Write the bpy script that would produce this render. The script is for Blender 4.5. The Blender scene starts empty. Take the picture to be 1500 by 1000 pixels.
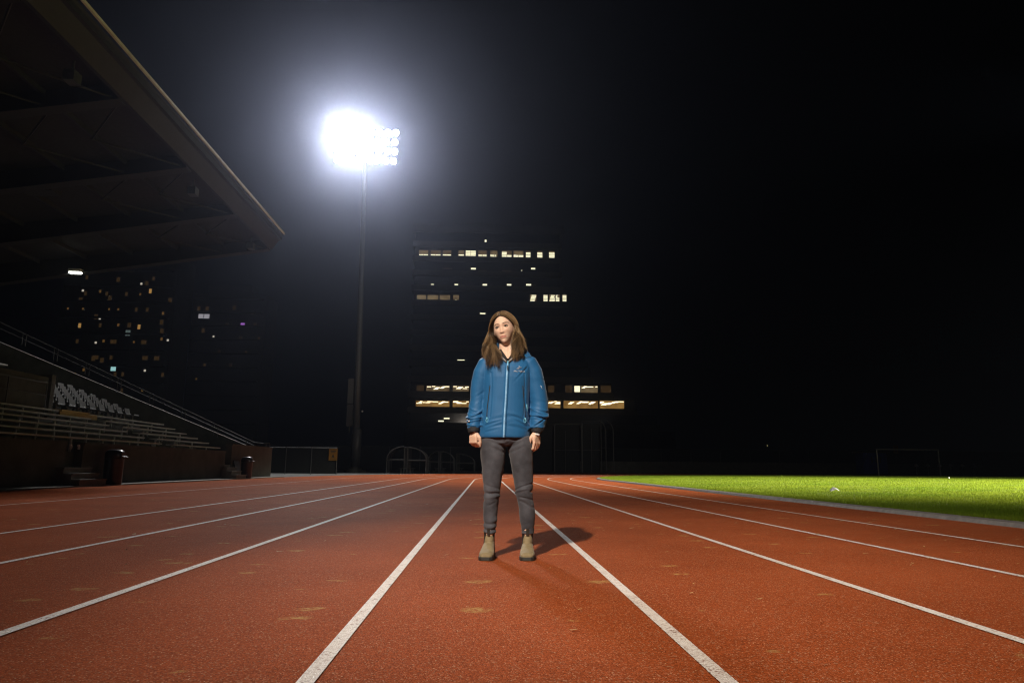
import bpy, bmesh, math, random
import numpy as np
from mathutils import Vector, Matrix, noise as mnoise
from mathutils.bvhtree import BVHTree

random.seed(7)
rng = np.random.default_rng(11)
scene = bpy.context.scene
COL = scene.collection
R = math.radians

# ---------------------------------------------------------------- helpers
def link(o, parent=None):
    COL.objects.link(o)
    if parent is not None:
        o.parent = parent
    return o

def tag(o, label=None, cat=None, group=None, kind=None):
    if label: o["label"] = label
    if cat: o["category"] = cat
    if group: o["group"] = group
    if kind: o["kind"] = kind
    return o

def empty(name, loc, label, cat, group=None, rz=0.0):
    o = bpy.data.objects.new(name, None)
    o.empty_display_size = 0.3
    o.location = loc
    o.rotation_euler = (0, 0, rz)
    link(o)
    return tag(o, label, cat, group)

def mesh_from(name, V, F, mat, parent=None, smooth=False):
    me = bpy.data.meshes.new(name)
    me.from_pydata([tuple(v) for v in V], [], [tuple(f) for f in F])
    me.update()
    if smooth:
        me.polygons.foreach_set("use_smooth", [True] * len(me.polygons))
    o = bpy.data.objects.new(name, me)
    for m in (mat if isinstance(mat, (list, tuple)) else [mat]):
        me.materials.append(m)
    return link(o, parent)

class MB:
    """collects shapes and links them as one mesh object"""
    def __init__(s): s.V, s.F = [], []
    def add(s, V, F):
        b = len(s.V)
        s.V += [tuple(v) for v in V]
        s.F += [tuple(i + b for i in f) for f in F]
        return s
    def box(s, x0, x1, y0, y1, z0, z1):
        V = [(x0,y0,z0),(x1,y0,z0),(x1,y1,z0),(x0,y1,z0),(x0,y0,z1),(x1,y0,z1),(x1,y1,z1),(x0,y1,z1)]
        return s.add(V, [(0,3,2,1),(4,5,6,7),(0,1,5,4),(1,2,6,5),(2,3,7,6),(3,0,4,7)])
    def prism(s, poly, axis, a, b):
        """poly in the two other axes, extruded along axis from a to b"""
        def P(u, v, t):
            return (t,u,v) if axis == 'x' else ((u,t,v) if axis == 'y' else (u,v,t))
        n = len(poly)
        V = [P(u,v,a) for u,v in poly] + [P(u,v,b) for u,v in poly]
        F = [tuple(range(n))[::-1], tuple(range(n,2*n))] + [(i,(i+1)%n,n+(i+1)%n,n+i) for i in range(n)]
        return s.add(V, F)
    def tube(s, pts, rad, n=8, cap=True):
        pts = [Vector(p) for p in pts]
        if not isinstance(rad, (list, tuple)): rad = [rad] * len(pts)
        V, F = [], []
        prev = None
        for i, p in enumerate(pts):
            t = (pts[min(i+1, len(pts)-1)] - pts[max(i-1, 0)]).normalized()
            if prev is None:
                u = t.orthogonal().normalized()
            else:
                u = (prev - t * prev.dot(t))
                u = u.normalized() if u.length > 1e-6 else t.orthogonal().normalized()
            prev = u
            w = t.cross(u)
            for k in range(n):
                a = 2*math.pi*k/n
                V.append(p + (u*math.cos(a) + w*math.sin(a)) * rad[i])
        for i in range(len(pts)-1):
            for k in range(n):
                k2 = (k+1) % n
                F.append((i*n+k, i*n+k2, (i+1)*n+k2, (i+1)*n+k))
        if cap:
            F.append(tuple(range(n))[::-1]); F.append(tuple(range((len(pts)-1)*n, len(pts)*n)))
        return s.add(V, F)
    def lathe(s, prof, c=(0,0,0), n=32):
        V, F = [], []
        for r, z in prof:
            for k in range(n):
                a = 2*math.pi*k/n
                V.append((c[0]+r*math.cos(a), c[1]+r*math.sin(a), c[2]+z))
        m = len(prof)
        for i in range(m-1):
            for k in range(n):
                k2 = (k+1) % n
                F.append((i*n+k, i*n+k2, (i+1)*n+k2, (i+1)*n+k))
        F.append(tuple(range(n))[::-1]); F.append(tuple(range((m-1)*n, m*n)))
        return s.add(V, F)
    def build(s, name, mat, parent=None, smooth=False):
        return mesh_from(name, s.V, s.F, mat, parent, smooth)

# ---------------------------------------------------------------- materials
def new_mat(name):
    m = bpy.data.materials.new(name)
    m.use_nodes = True
    nt = m.node_tree
    b = nt.nodes["Principled BSDF"]
    return m, nt, b

def N(nt, typ, **kw):
    n = nt.nodes.new(typ)
    for k, v in kw.items():
        if k.startswith('i_'):
            n.inputs[k[2:].replace('_', ' ')].default_value = v
        else:
            setattr(n, k, v)
    return n

def ramp(nt, src, stops):
    r = nt.nodes.new("ShaderNodeValToRGB")
    el = r.color_ramp.elements
    while len(el) < len(stops): el.new(0.5)
    for e, (p, c) in zip(el, stops):
        e.position = p
        e.color = (c[0], c[1], c[2], 1) if isinstance(c, (tuple, list)) else (c, c, c, 1)
    nt.links.new(src, r.inputs[0])
    return r

def mat_noisy(name, c0, c1, scale=4.0, rough=0.6, metal=0.0, bump=0.15, bscale=40.0, detail=6, spec=0.5, coords="Object", bdist=0.02):
    m, nt, b = new_mat(name)
    L = nt.links.new
    tc = N(nt, "ShaderNodeTexCoord")
    n1 = N(nt, "ShaderNodeTexNoise", i_Scale=scale, i_Detail=detail, i_Roughness=0.6)
    L(tc.outputs[coords], n1.inputs["Vector"])
    r = ramp(nt, n1.outputs["Fac"], [(0.3, c0), (0.7, c1)])
    L(r.outputs[0], b.inputs["Base Color"])
    n2 = N(nt, "ShaderNodeTexNoise", i_Scale=bscale, i_Detail=5)
    L(tc.outputs[coords], n2.inputs["Vector"])
    if bump:
        bp = N(nt, "ShaderNodeBump", i_Strength=bump, i_Distance=bdist)
        L(n2.outputs["Fac"], bp.inputs["Height"])
        L(bp.outputs[0], b.inputs["Normal"])
    rr = N(nt, "ShaderNodeMapRange", i_To_Min=max(0, rough-0.12), i_To_Max=min(1, rough+0.12))
    L(n2.outputs["Fac"], rr.inputs["Value"])
    L(rr.outputs[0], b.inputs["Roughness"])
    b.inputs["Metallic"].default_value = metal
    b.inputs["Specular IOR Level"].default_value = spec
    return m

def mat_emit(name, col, strength, col2=None, scale=3.0, sample=False):
    m, nt, b = new_mat(name)
    b.inputs["Base Color"].default_value = (0.02, 0.02, 0.02, 1)
    b.inputs["Emission Strength"].default_value = strength
    if col2:
        tc = N(nt, "ShaderNodeTexCoord")
        n1 = N(nt, "ShaderNodeTexNoise", i_Scale=scale, i_Detail=3)
        nt.links.new(tc.outputs["Object"], n1.inputs["Vector"])
        r = ramp(nt, n1.outputs["Fac"], [(0.38, col), (0.62, col2)])
        nt.links.new(r.outputs[0], b.inputs["Emission Color"])
    else:
        b.inputs["Emission Color"].default_value = (*col, 1)
    try:
        m.cycles.emission_sampling = 'AUTO' if sample else 'NONE'
    except Exception:
        pass
    return m

# running track: EPDM granules, wear spots
def mat_track():
    m, nt, b = new_mat("red_rubber_track")
    L = nt.links.new
    tc = N(nt, "ShaderNodeTexCoord"); O = tc.outputs["Object"]
    big = N(nt, "ShaderNodeTexNoise", i_Scale=0.55, i_Detail=5, i_Roughness=0.6); L(O, big.inputs["Vector"])
    base = ramp(nt, big.outputs["Fac"], [(0.3, (0.225, 0.050, 0.0155)), (0.7, (0.325, 0.076, 0.025))])
    # granules
    vo = N(nt, "ShaderNodeTexVoronoi", i_Scale=210.0); L(O, vo.inputs["Vector"])
    sep = N(nt, "ShaderNodeSeparateColor"); L(vo.outputs["Color"], sep.inputs[0])
    gr = ramp(nt, sep.outputs[0], [(0.0, 0.62), (0.5, 1.0), (1.0, 1.35)])
    mul = N(nt, "ShaderNodeMix", data_type='RGBA', blend_type='MULTIPLY'); mul.inputs[0].default_value = 1.0
    L(base.outputs[0], mul.inputs[6]); L(gr.outputs[0], mul.inputs[7])
    # pale granules, two sizes, also painting in the lamp glints
    sp = ramp(nt, sep.outputs[1], [(0.90, 0.0), (0.94, 1.0)])
    vo2 = N(nt, "ShaderNodeTexVoronoi", i_Scale=95.0, feature='F1'); L(O, vo2.inputs["Vector"])
    sep2 = N(nt, "ShaderNodeSeparateColor"); L(vo2.outputs["Color"], sep2.inputs[0])
    dot = ramp(nt, vo2.outputs["Distance"], [(0.18, 1.0), (0.30, 0.0)])
    sel = ramp(nt, sep2.outputs[0], [(0.94, 0.0), (0.95, 1.0)])
    dd = N(nt, "ShaderNodeMath", operation='MULTIPLY'); L(dot.outputs[0], dd.inputs[0]); L(sel.outputs[0], dd.inputs[1])
    sps = N(nt, "ShaderNodeMath", operation='MULTIPLY'); L(sp.outputs[0], sps.inputs[0]); sps.inputs[1].default_value = 0.38
    mx = N(nt, "ShaderNodeMath", operation='MAXIMUM'); L(sps.outputs[0], mx.inputs[0]); L(dd.outputs[0], mx.inputs[1])
    # worn pale scuffs
    mp = N(nt, "ShaderNodeMapping"); mp.inputs["Scale"].default_value = (22.0, 40.0, 1.0); L(O, mp.inputs[0])
    sc = N(nt, "ShaderNodeTexNoise", i_Scale=1.0, i_Detail=8, i_Roughness=0.72); L(mp.outputs[0], sc.inputs["Vector"])
    scr0 = ramp(nt, sc.outputs["Fac"], [(0.44, 0.0), (0.56, 0.8)])
    wn = N(nt, "ShaderNodeTexNoise", i_Scale=9.0, i_Detail=3); L(O, wn.inputs["Vector"])
    wa = N(nt, "ShaderNodeMix", data_type='RGBA', blend_type='LINEAR_LIGHT'); wa.inputs[0].default_value = 0.05; L(O, wa.inputs[6]); L(wn.outputs["Color"], wa.inputs[7])
    mp2 = N(nt, "ShaderNodeMapping"); mp2.inputs["Scale"].default_value = (0.75, 1.25, 1.0); L(wa.outputs[2], mp2.inputs[0])
    v3 = N(nt, "ShaderNodeTexVoronoi", voronoi_dimensions='2D', i_Scale=2.1); L(mp2.outputs[0], v3.inputs["Vector"])
    s3 = N(nt, "ShaderNodeSeparateColor"); L(v3.outputs["Color"], s3.inputs[0])
    r3 = N(nt, "ShaderNodeMapRange", i_From_Min=0.30, i_From_Max=1.0, i_To_Min=0.0, i_To_Max=0.15); L(s3.outputs[0], r3.inputs["Value"])
    lt3 = N(nt, "ShaderNodeMath", operation='SUBTRACT'); L(r3.outputs[0], lt3.inputs[0]); L(v3.outputs["Distance"], lt3.inputs[1])
    b3 = ramp(nt, lt3.outputs[0], [(0.0, 0.0), (0.05, 1.0)])
    scr = N(nt, "ShaderNodeMath", operation='MULTIPLY'); L(scr0.outputs[0], scr.inputs[0]); L(b3.outputs[0], scr.inputs[1])
    m1 = N(nt, "ShaderNodeMix", data_type='RGBA'); L(mx.outputs[0], m1.inputs[0]); L(mul.outputs[2], m1.inputs[6]); m1.inputs[7].default_value = (0.52, 0.34, 0.22, 1)
    m2 = N(nt, "ShaderNodeMix", data_type='RGBA'); L(scr.outputs[0], m2.inputs[0]); L(m1.outputs[2], m2.inputs[6]); m2.inputs[7].default_value = (0.40, 0.27, 0.10, 1)
    L(m2.outputs[2], b.inputs["Base Color"])
    b.inputs["Roughness"].default_value = 0.55
    b.inputs["Specular IOR Level"].default_value = 0.008
    # granular relief
    d1 = N(nt, "ShaderNodeMath", operation='MULTIPLY_ADD'); L(vo.outputs["Distance"], d1.inputs[0]); d1.inputs[1].default_value = -0.7
    n3 = N(nt, "ShaderNodeTexNoise", i_Scale=60.0, i_Detail=4); L(O, n3.inputs["Vector"])
    L(n3.outputs["Fac"], d1.inputs[2])
    bp = N(nt, "ShaderNodeBump", i_Strength=1.0, i_Distance=0.0035); L(d1.outputs[0], bp.inputs["Height"])
    L(bp.outputs[0], b.inputs["Normal"])
    return m

def mat_paint():
    m, nt, b = new_mat("worn_white_line_paint")
    L = nt.links.new
    tc = N(nt, "ShaderNodeTexCoord"); O = tc.outputs["Object"]
    vo = N(nt, "ShaderNodeTexVoronoi", i_Scale=140.0); L(O, vo.inputs["Vector"])
    sep = N(nt, "ShaderNodeSeparateColor"); L(vo.outputs["Color"], sep.inputs[0])
    n1 = N(nt, "ShaderNodeTexNoise", i_Scale=9.0, i_Detail=6); L(O, n1.inputs["Vector"])
    ad = N(nt, "ShaderNodeMath", operation='MULTIPLY_ADD'); L(n1.outputs["Fac"], ad.inputs[0]); ad.inputs[1].default_value = 0.9; L(sep.outputs[0], ad.inputs[2])
    r = ramp(nt, ad.outputs[0], [(0.36, (0.20, 0.075, 0.045)), (0.52, (0.50, 0.42, 0.38)), (1.0, (0.70, 0.65, 0.62))])
    L(r.outputs[0], b.inputs["Base Color"])
    b.inputs["Roughness"].default_value = 0.6
    bp = N(nt, "ShaderNodeBump", i_Strength=0.7, i_Distance=0.005); L(vo.outputs["Distance"], bp.inputs["Height"])
    L(bp.outputs[0], b.inputs["Normal"])
    return m

def mat_grass():
    m, nt, b = new_mat("grass_blade")
    L = nt.links.new
    tc = N(nt, "ShaderNodeTexCoord"); O = tc.outputs["Object"]
    n1 = N(nt, "ShaderNodeTexNoise", i_Scale=0.35, i_Detail=4); L(O, n1.inputs["Vector"])
    n2 = N(nt, "ShaderNodeTexNoise", i_Scale=26.0, i_Detail=2); L(O, n2.inputs["Vector"])
    a = ramp(nt, n1.outputs["Fac"], [(0.35, (0.135, 0.205, 0.014)), (0.65, (0.205, 0.260, 0.020))])
    c = ramp(nt, n2.outputs["Fac"], [(0.3, 0.82), (0.55, 1.0), (0.75, 1.18)])
    mul = N(nt, "ShaderNodeMix", data_type='RGBA', blend_type='MULTIPLY'); mul.inputs[0].default_value = 1.0
    L(a.outputs[0], mul.inputs[6]); L(c.outputs[0], mul.inputs[7])
    L(mul.outputs[2], b.inputs["Base Color"])
    b.inputs["Roughness"].default_value = 0.8
    b.inputs["Specular IOR Level"].default_value = 0.15
    tr = N(nt, "ShaderNodeBsdfTranslucent"); L(mul.outputs[2], tr.inputs[0])
    ms = N(nt, "ShaderNodeMixShader"); ms.inputs[0].default_value = 0.55
    out = nt.nodes["Material Output"]
    L(b.outputs[0], ms.inputs[1]); L(tr.outputs[0], ms.inputs[2]); L(ms.outputs[0], out.inputs[0])
    return m

M = {}
M['track'] = mat_track()
M['paint'] = mat_paint()
M['blade'] = mat_grass()
M['ground'] = mat_noisy("dark_asphalt_ground", (0.035,0.036,0.034), (0.06,0.06,0.055), 1.5, 0.85)
M['lawn'] = mat_noisy("lawn_soil", (0.085,0.115,0.010), (0.150,0.180,0.015), 14.0, 0.85, bump=0.8, bscale=30, bdist=0.03)
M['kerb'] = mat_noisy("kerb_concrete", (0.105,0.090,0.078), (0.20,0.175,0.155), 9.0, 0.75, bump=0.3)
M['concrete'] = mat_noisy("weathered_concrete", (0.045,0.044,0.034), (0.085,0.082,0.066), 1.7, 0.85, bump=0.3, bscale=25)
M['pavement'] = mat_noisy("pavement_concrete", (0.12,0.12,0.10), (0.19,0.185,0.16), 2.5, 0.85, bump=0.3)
M['plank'] = mat_noisy("aluminium_bench_plank", (0.34,0.34,0.33), (0.45,0.45,0.44), 6.0, 0.6, metal=0.0, bump=0.05)
M['seat'] = mat_noisy("grey_plastic_seat", (0.065,0.065,0.063), (0.095,0.095,0.092), 8.0, 0.4, bump=0.03)
M['galv'] = mat_noisy("galvanised_steel", (0.06,0.06,0.06), (0.10,0.10,0.096), 12.0, 0.6, metal=0.2, bump=0.05)
M['darksteel'] = mat_noisy("dark_painted_steel", (0.03,0.03,0.03), (0.055,0.055,0.05), 8.0, 0.5, bump=0.05)
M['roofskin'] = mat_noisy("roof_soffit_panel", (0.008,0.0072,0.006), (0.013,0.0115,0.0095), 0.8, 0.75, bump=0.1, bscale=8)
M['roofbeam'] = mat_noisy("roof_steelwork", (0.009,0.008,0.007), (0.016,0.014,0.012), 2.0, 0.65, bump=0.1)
M['fascia'] = mat_noisy("roof_gutter_metal", (0.55,0.54,0.52), (0.72,0.71,0.69), 5.0, 0.45, bump=0.1)
M['bin'] = mat_noisy("black_plastic_bin", (0.012,0.012,0.016), (0.024,0.024,0.03), 6.0, 0.32, bump=0.08)
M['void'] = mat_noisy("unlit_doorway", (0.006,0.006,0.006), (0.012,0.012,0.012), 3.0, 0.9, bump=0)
M['mustard'] = mat_noisy("mustard_panel", (0.32,0.20,0.05), (0.42,0.27,0.08), 5.0, 0.6)
M['yellow'] = mat_noisy("yellow_sign_face", (0.22,0.10,0.004), (0.26,0.12,0.006), 3.0, 0.5, bump=0)
M['black'] = mat_noisy("black_paint", (0.015,0.015,0.015), (0.03,0.03,0.03), 5.0, 0.5, bump=0)
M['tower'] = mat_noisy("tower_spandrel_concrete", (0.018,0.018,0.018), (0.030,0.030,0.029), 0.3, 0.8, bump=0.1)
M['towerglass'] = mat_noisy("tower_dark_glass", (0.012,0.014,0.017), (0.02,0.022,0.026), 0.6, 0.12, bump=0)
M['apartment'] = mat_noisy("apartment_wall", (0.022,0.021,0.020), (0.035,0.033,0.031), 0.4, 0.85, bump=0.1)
M['blue'] = mat_noisy("blue_container_steel", (0.03,0.05,0.30), (0.05,0.08,0.42), 1.5, 0.5, bump=0.1)
M['white'] = mat_noisy("white_powder_coat", (0.62,0.62,0.60), (0.72,0.72,0.70), 6.0, 0.4, bump=0.03)
M['net'] = mat_noisy("dark_green_netting", (0.002,0.003,0.0025), (0.004,0.0055,0.0045), 20.0, 0.9, bump=0)
M['frame'] = mat_noisy("grey_painted_frame", (0.035,0.035,0.034), (0.055,0.055,0.053), 12.0, 0.5, metal=0.1, bump=0.05)
M['polycarb'] = mat_noisy("smoked_shelter_panel", (0.03,0.03,0.03), (0.05,0.05,0.05), 2.0, 0.25, bump=0)
M['lampglass'] = mat_emit("floodlight_lens_lit", (0.92, 0.95, 1.0), 45.0)
M['striplit'] = mat_emit("canopy_lamp_lit", (0.95, 1.0, 0.86), 9.0)
M['win_dim'] = mat_emit("window_dim_amber", (0.40, 0.22, 0.08), 0.08, (0.22, 0.12, 0.05), 0.6)
M['win_amber'] = mat_emit("window_amber_office", (0.62, 0.34, 0.09), 0.45, (0.34, 0.17, 0.04), 0.45)
M['win_blind'] = mat_emit("window_behind_blinds", (0.50, 0.36, 0.18), 0.32, (0.22, 0.14, 0.07), 0.5)
M['ceil_lit'] = mat_emit("ceiling_panel_lit", (1.0, 0.86, 0.56), 2.5)
M['blind_lit'] = mat_emit("blind_slats_lit", (0.98, 0.93, 0.62), 1.3)
M['apt_d'] = mat_emit("apartment_window_faint", (0.50, 0.28, 0.10), 0.05)
M['apt_o'] = mat_emit("apartment_window_amber", (0.80, 0.42, 0.12), 0.10)
M['apt_O'] = mat_emit("apartment_window_bright_amber", (1.0, 0.55, 0.16), 0.30)
M['apt_w'] = mat_emit("apartment_window_white", (1.0, 0.92, 0.74), 0.42)
M['apt_W'] = mat_emit("apartment_window_wide", (0.9, 0.86, 0.95), 0.28)
M['scrap'] = mat_noisy("crumpled_paper", (0.30,0.30,0.30), (0.42,0.42,0.42), 9.0, 0.7, bump=0.1)
M['apt_C'] = mat_emit("apartment_window_cyan", (0.45, 0.85, 0.85), 0.6)
M['apt_b'] = mat_emit("apartment_window_bluish", (0.30, 0.40, 0.38), 0.22)
M['apt_p'] = mat_emit("apartment_window_violet", (0.55, 0.20, 0.85), 0.5)
M['dot_lit'] = mat_emit("distant_lamp_lit", (1.0, 0.93, 0.70), 3.0)
M['dot_warm'] = mat_emit("warm_lamp_and_glow", (0.9, 0.72, 0.30), 0.8)

# ---------------------------------------------------------------- camera
cam_d = bpy.data.cameras.new("camera")
cam = link(bpy.data.objects.new("camera", cam_d))
th, yaw, roll = R(10.42), R(2.14), R(0.45)
Fv = Vector((math.sin(yaw)*math.cos(th), math.cos(yaw)*math.cos(th), math.sin(th)))
R0 = Vector((math.cos(yaw), -math.sin(yaw), 0)); U0 = R0.cross(Fv)
Rv = R0*math.cos(roll) + U0*math.sin(roll); Uv = U0*math.cos(roll) - R0*math.sin(roll)
mw = Matrix((Rv, Uv, -Fv)).transposed().to_4x4()
mw.translation = (0, 0, 0.606)
cam.matrix_world = mw
cam_d.sensor_width = 36.0; cam_d.lens = 24.0
cam_d.clip_start = 0.05; cam_d.clip_end = 2000
scene.camera = cam
# ================================================================ ground, track, lawn
tag(MB().add([(-320,-150,-0.004),(320,-150,-0.004),(320,500,-0.004),(-320,500,-0.004)], [(0,1,2,3)]).build("ground", M['ground']), kind="structure")

CX, CY = 44.0, 33.0                 # centre of the bend
def offset_path(x, y0=-14.0, seg=48, arc=1.9):
    """line parallel to the straight at x, following the bend"""
    rad = CX - x
    P = [(x, y0 + (CY-y0)*i/24) for i in range(25)]
    for i in range(1, seg+1):
        a = arc*i/seg
        P.append((CX - rad*math.cos(a), CY + rad*math.sin(a)))
    return P
def strip(xa, xb, z, y0=-14.0):
    A, B = offset_path(xa, y0), offset_path(xb, y0)
    V = [(x,y,z) for x,y in A] + [(x,y,z) for x,y in B]
    n = len(A)
    return V, [(i, n+i, n+i+1, i+1) for i in range(n-1)]
def strip_obj(name, xa, xb, z, mat, y0=-14.0):
    return tag(MB().add(*strip(xa, xb, z, y0)).build(name, mat), kind="structure")

strip_obj("running_track", -10.62, 5.83, 0.0, M['track'])
for x in (-0.50, -1.735, -2.965, -4.22, -7.05, 0.71, 1.95, 3.15, 4.37):
    w = 0.026 if x != -7.05 else 0.02
    strip_obj("lane_line", x-w, x+w, 0.004, M['paint'])
# inner kerb: a low concrete edging with a drain slot
kv = []
A = [offset_path(x) for x in (5.80, 5.83, 5.99, 6.02)]
n = len(A[0])
mb = MB()
V = []
for row, z in zip(A, (0.0, 0.045, 0.055, 0.0)):
    V += [(x,y,z) for x,y in row]
mb.add(V, [(k*n+i, (k+1)*n+i, (k+1)*n+i+1, k*n+i+1) for k in range(3) for i in range(n-1)])
tag(mb.build("kerb", M['kerb']), kind="structure")

# lawn: crowned sheet inside the kerb
def left_edge(y):
    if y <= CY: return 6.03
    d = (CX-6.03)**2 - (y-CY)**2
    return CX - math.sqrt(max(d, 0))
def lawn_z(x, y):
    d = max(0.0, x - left_edge(y)) if y <= CY else max(0.0, (CX-6.03) - math.hypot(x-CX, y-CY))
    return 0.015 + 0.17*(1-math.exp(-d/11.0))
V, F = [], []
ys = [-14 + 0.8*i for i in range(106)]
ys = [y for y in ys if y < CY+CX-6.03-0.2]
NX = 70
for y in ys:
    x0 = left_edge(y); x1 = 2*CX - x0
    for j in range(NX):
        t = j/(NX-1); x = x0 + (x1-x0)*t**1.5
        V.append((x, y, lawn_z(x,y) + 0.012*mnoise.noise((x*0.8, y*0.8, 0))))
for i in range(len(ys)-1):
    for j in range(NX-1):
        F.append((i*NX+j, i*NX+j+1, (i+1)*NX+j+1, (i+1)*NX+j))
tag(mesh_from("lawn", V, F, M['lawn'], smooth=True), kind="structure")

# grass blades
NB = 330000
yy = 4.5 + 62.0*rng.random(NB)**1.6
u = rng.random(NB)**1.35
xl = np.where(yy <= CY, 6.03, CX - np.sqrt(np.clip((CX-6.03)**2-(yy-CY)**2, 0, None)))
xr = np.minimum(0.84*yy + 3.0, 2*CX-xl)
ok = xr > xl + 0.3
yy, u, xl, xr = yy[ok], u[ok], xl[ok], xr[ok]
xx = xl - 0.03 + (xr-xl)*u
dist = np.hypot(xx, yy)
d = np.where(yy <= CY, np.maximum(0, xx-xl), np.maximum(0, (CX-6.03)-np.hypot(xx-CX, yy-CY)))
zz = 0.015 + 0.17*(1-np.exp(-d/11.0)) - 0.004
nb = len(xx)
ang = rng.random(nb)*2*np.pi
hgt = (0.022 + 0.024*rng.random(nb)) * (0.9 + 1.1*np.exp(-d*3.0))
wid = (0.0028 + 0.00042*dist) * (0.7+0.6*rng.random(nb))
lean = hgt*(0.2+0.9*rng.random(nb)); la = rng.random(nb)*2*np.pi
P = np.empty((nb, 3, 3), np.float32)
P[:,0,0] = xx-np.cos(ang)*wid; P[:,0,1] = yy-np.sin(ang)*wid; P[:,0,2] = zz
P[:,1,0] = xx+np.cos(ang)*wid; P[:,1,1] = yy+np.sin(ang)*wid; P[:,1,2] = zz
P[:,2,0] = xx+np.cos(la)*lean; P[:,2,1] = yy+np.sin(la)*lean; P[:,2,2] = zz+hgt
me = bpy.data.meshes.new("grass")
me.vertices.add(nb*3); me.vertices.foreach_set("co", P.ravel())
me.loops.add(nb*3); me.loops.foreach_set("vertex_index", np.arange(nb*3, dtype=np.int32))
me.polygons.add(nb); me.polygons.foreach_set("loop_start", np.arange(0, nb*3, 3, dtype=np.int32))
me.update(calc_edges=True); me.validate()
me.materials.append(M['blade'])
tag(link(bpy.data.objects.new("grass", me)), "short bright green mown grass covering the infield beside the track", "grass", kind="stuff")

# leaf and chip litter on the track
V, F = [], []
M['leaf'] = mat_noisy("dry_leaf", (0.26,0.17,0.06), (0.48,0.34,0.16), 30.0, 0.7, bump=0)
for i in range(380):
    y = 2.6 + 17*random.random()**1.2
    x = (-0.85*y-1) + (1.7*y+2)*random.random()
    if x > 5.7: continue
    if x < -0.3 and random.random() < 0.55: continue
    big = random.random() if y > 5 else 0.5
    if y < 4 and random.random() < 0.6: continue
    l = 0.007 + 0.014*random.random() + (0.02 if big > 0.92 else 0)
    w = l*(0.25+0.3*random.random()); a = random.gauss(0, 0.6)
    ca, sa = math.cos(a), math.sin(a); z = 0.005 + 0.004*random.random()
    b = len(V)
    for (p, q, dz) in ((-l,0,0.002),(-0.3*l,-w,0),(0.5*l,-w*0.8,0.003),(l,0.1*w,0.006),(0.4*l,w,0.002),(-0.4*l,w*0.7,0)):
        V.append((x+p*ca-q*sa, y+p*sa+q*ca, z+dz))
    F.append(tuple(range(b, b+6)))
tag(mesh_from("leaf_litter", V, F, M['leaf']), "dry pale leaf crumbs scattered over the red running track", "leaf litter", kind="stuff")

strip = MB().box(-11.32, -10.62, -14, 37.3, -0.02, 0.03)
tag(strip.build("pavement", M['pavement']), kind="structure")

# ================================================================ grandstand
WX = -11.32
gs = empty("grandstand", (WX, 12, 0), "long dark concrete grandstand with rows of benches under a big cantilever roof", "grandstand")
def at0(o):
    """meshes are built in world space; keep them there under a moved parent"""
    p = o.parent
    o.matrix_parent_inverse = Matrix.LocRotScale(p.location, p.rotation_euler, p.scale).inverted()
    return o
def gb(mb, name, mat, parent=None, smooth=False):
    return at0(mb.build(name, mat, parent or gs, smooth))
# front wall with two openings (door Y 19.1-19.9, stair Y 30.6-31.4)
w = MB()
w.box(WX-0.25, WX, -14, 19.12, 0, 1.12)
w.box(WX-0.25, WX, 19.92, 30.62, 0, 1.12)
w.box(WX-0.25, WX, 31.35, 37.2, 0, 1.47)
w.box(WX-0.28, WX+0.03, -14, 19.12, 1.12, 1.20)
w.box(WX-0.28, WX+0.03, 19.92, 30.62, 1.12, 1.20)
w.box(WX-0.28, WX+0.03, 31.32, 37.23, 1.47, 1.53)
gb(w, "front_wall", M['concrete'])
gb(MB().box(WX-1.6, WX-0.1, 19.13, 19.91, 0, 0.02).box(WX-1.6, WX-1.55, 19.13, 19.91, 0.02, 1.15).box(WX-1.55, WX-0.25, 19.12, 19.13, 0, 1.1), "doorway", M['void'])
for y in (19.33, 19.70):
    gb(MB().box(WX-0.03, WX+0.01, y-0.03, y+0.03, 1.08, 1.13).box(WX-0.025, WX+0.03, y-0.012, y+0.012, 1.00, 1.085), "hook", M['white'])
# stairs to the openings
def steps(y0, y1):
    s = MB()
    for k, (zt) in enumerate((0.47, 0.315, 0.16)):
        x0 = WX + 0.22*k + (0.004 if k else 0.0)
        s.box(WX+0.002, WX+0.22*(k+1), y0+0.003*k, y1-0.003*k, 0.03, zt) if k == 0 else s.box(x0, WX+0.22*(k+1), y0+0.003*k, y1-0.003*k, 0.03, zt)
        s.box(x0+0.003, WX+0.22*(k+1)+0.025, y0-0.01, y1+0.01, zt+0.002, zt+0.035)
    return s
gb(steps(18.75, 20.05), "steps", M['pavement'])
gb(steps(30.3, 31.5), "steps", M['pavement'])
lad = MB()
for k in range(4):
    lad.box(WX-0.32*(k+1), WX-0.32*k-0.02, 30.64, 31.33, 0.35+0.2*k, 0.62+0.2*k)
gb(lad, "inner_steps", M['pavement'])
# seating tiers
RX, RZ = 0.5, 0.197
tp = [(WX-0.26, 0.0), (WX-0.26, 0.93)]
x, z = WX-0.26, 0.93
for k in range(26):
    tp += [(x-RX, z), (x-RX, z+RZ)]
    x -= RX; z += RZ
tp += [(x-0.6, z), (x-0.6, 0.0)]
tier = MB().prism([(a,b) for a,b in tp], 'y', -14, 30.6)
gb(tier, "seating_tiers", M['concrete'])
# benches: planks on brackets
def bench(k, y0, y1):
    x = -11.62-RX*k; z = 1.345+RZ*k
    b = MB().box(x-0.15, x+0.13, y0, y1, z-0.045, z)
    y = y0+0.3
    while y < y1:
        b.box(x-0.10, x-0.05, y, y+0.06, z-0.42, z-0.046); y += 1.6
    gb(b, "bench", M['plank'])
for k in range(6):
    bench(k, -14, 25.0 - 0.25*k)
    bench(k, 25.9 - 0.25*k, 30.45)
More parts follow.
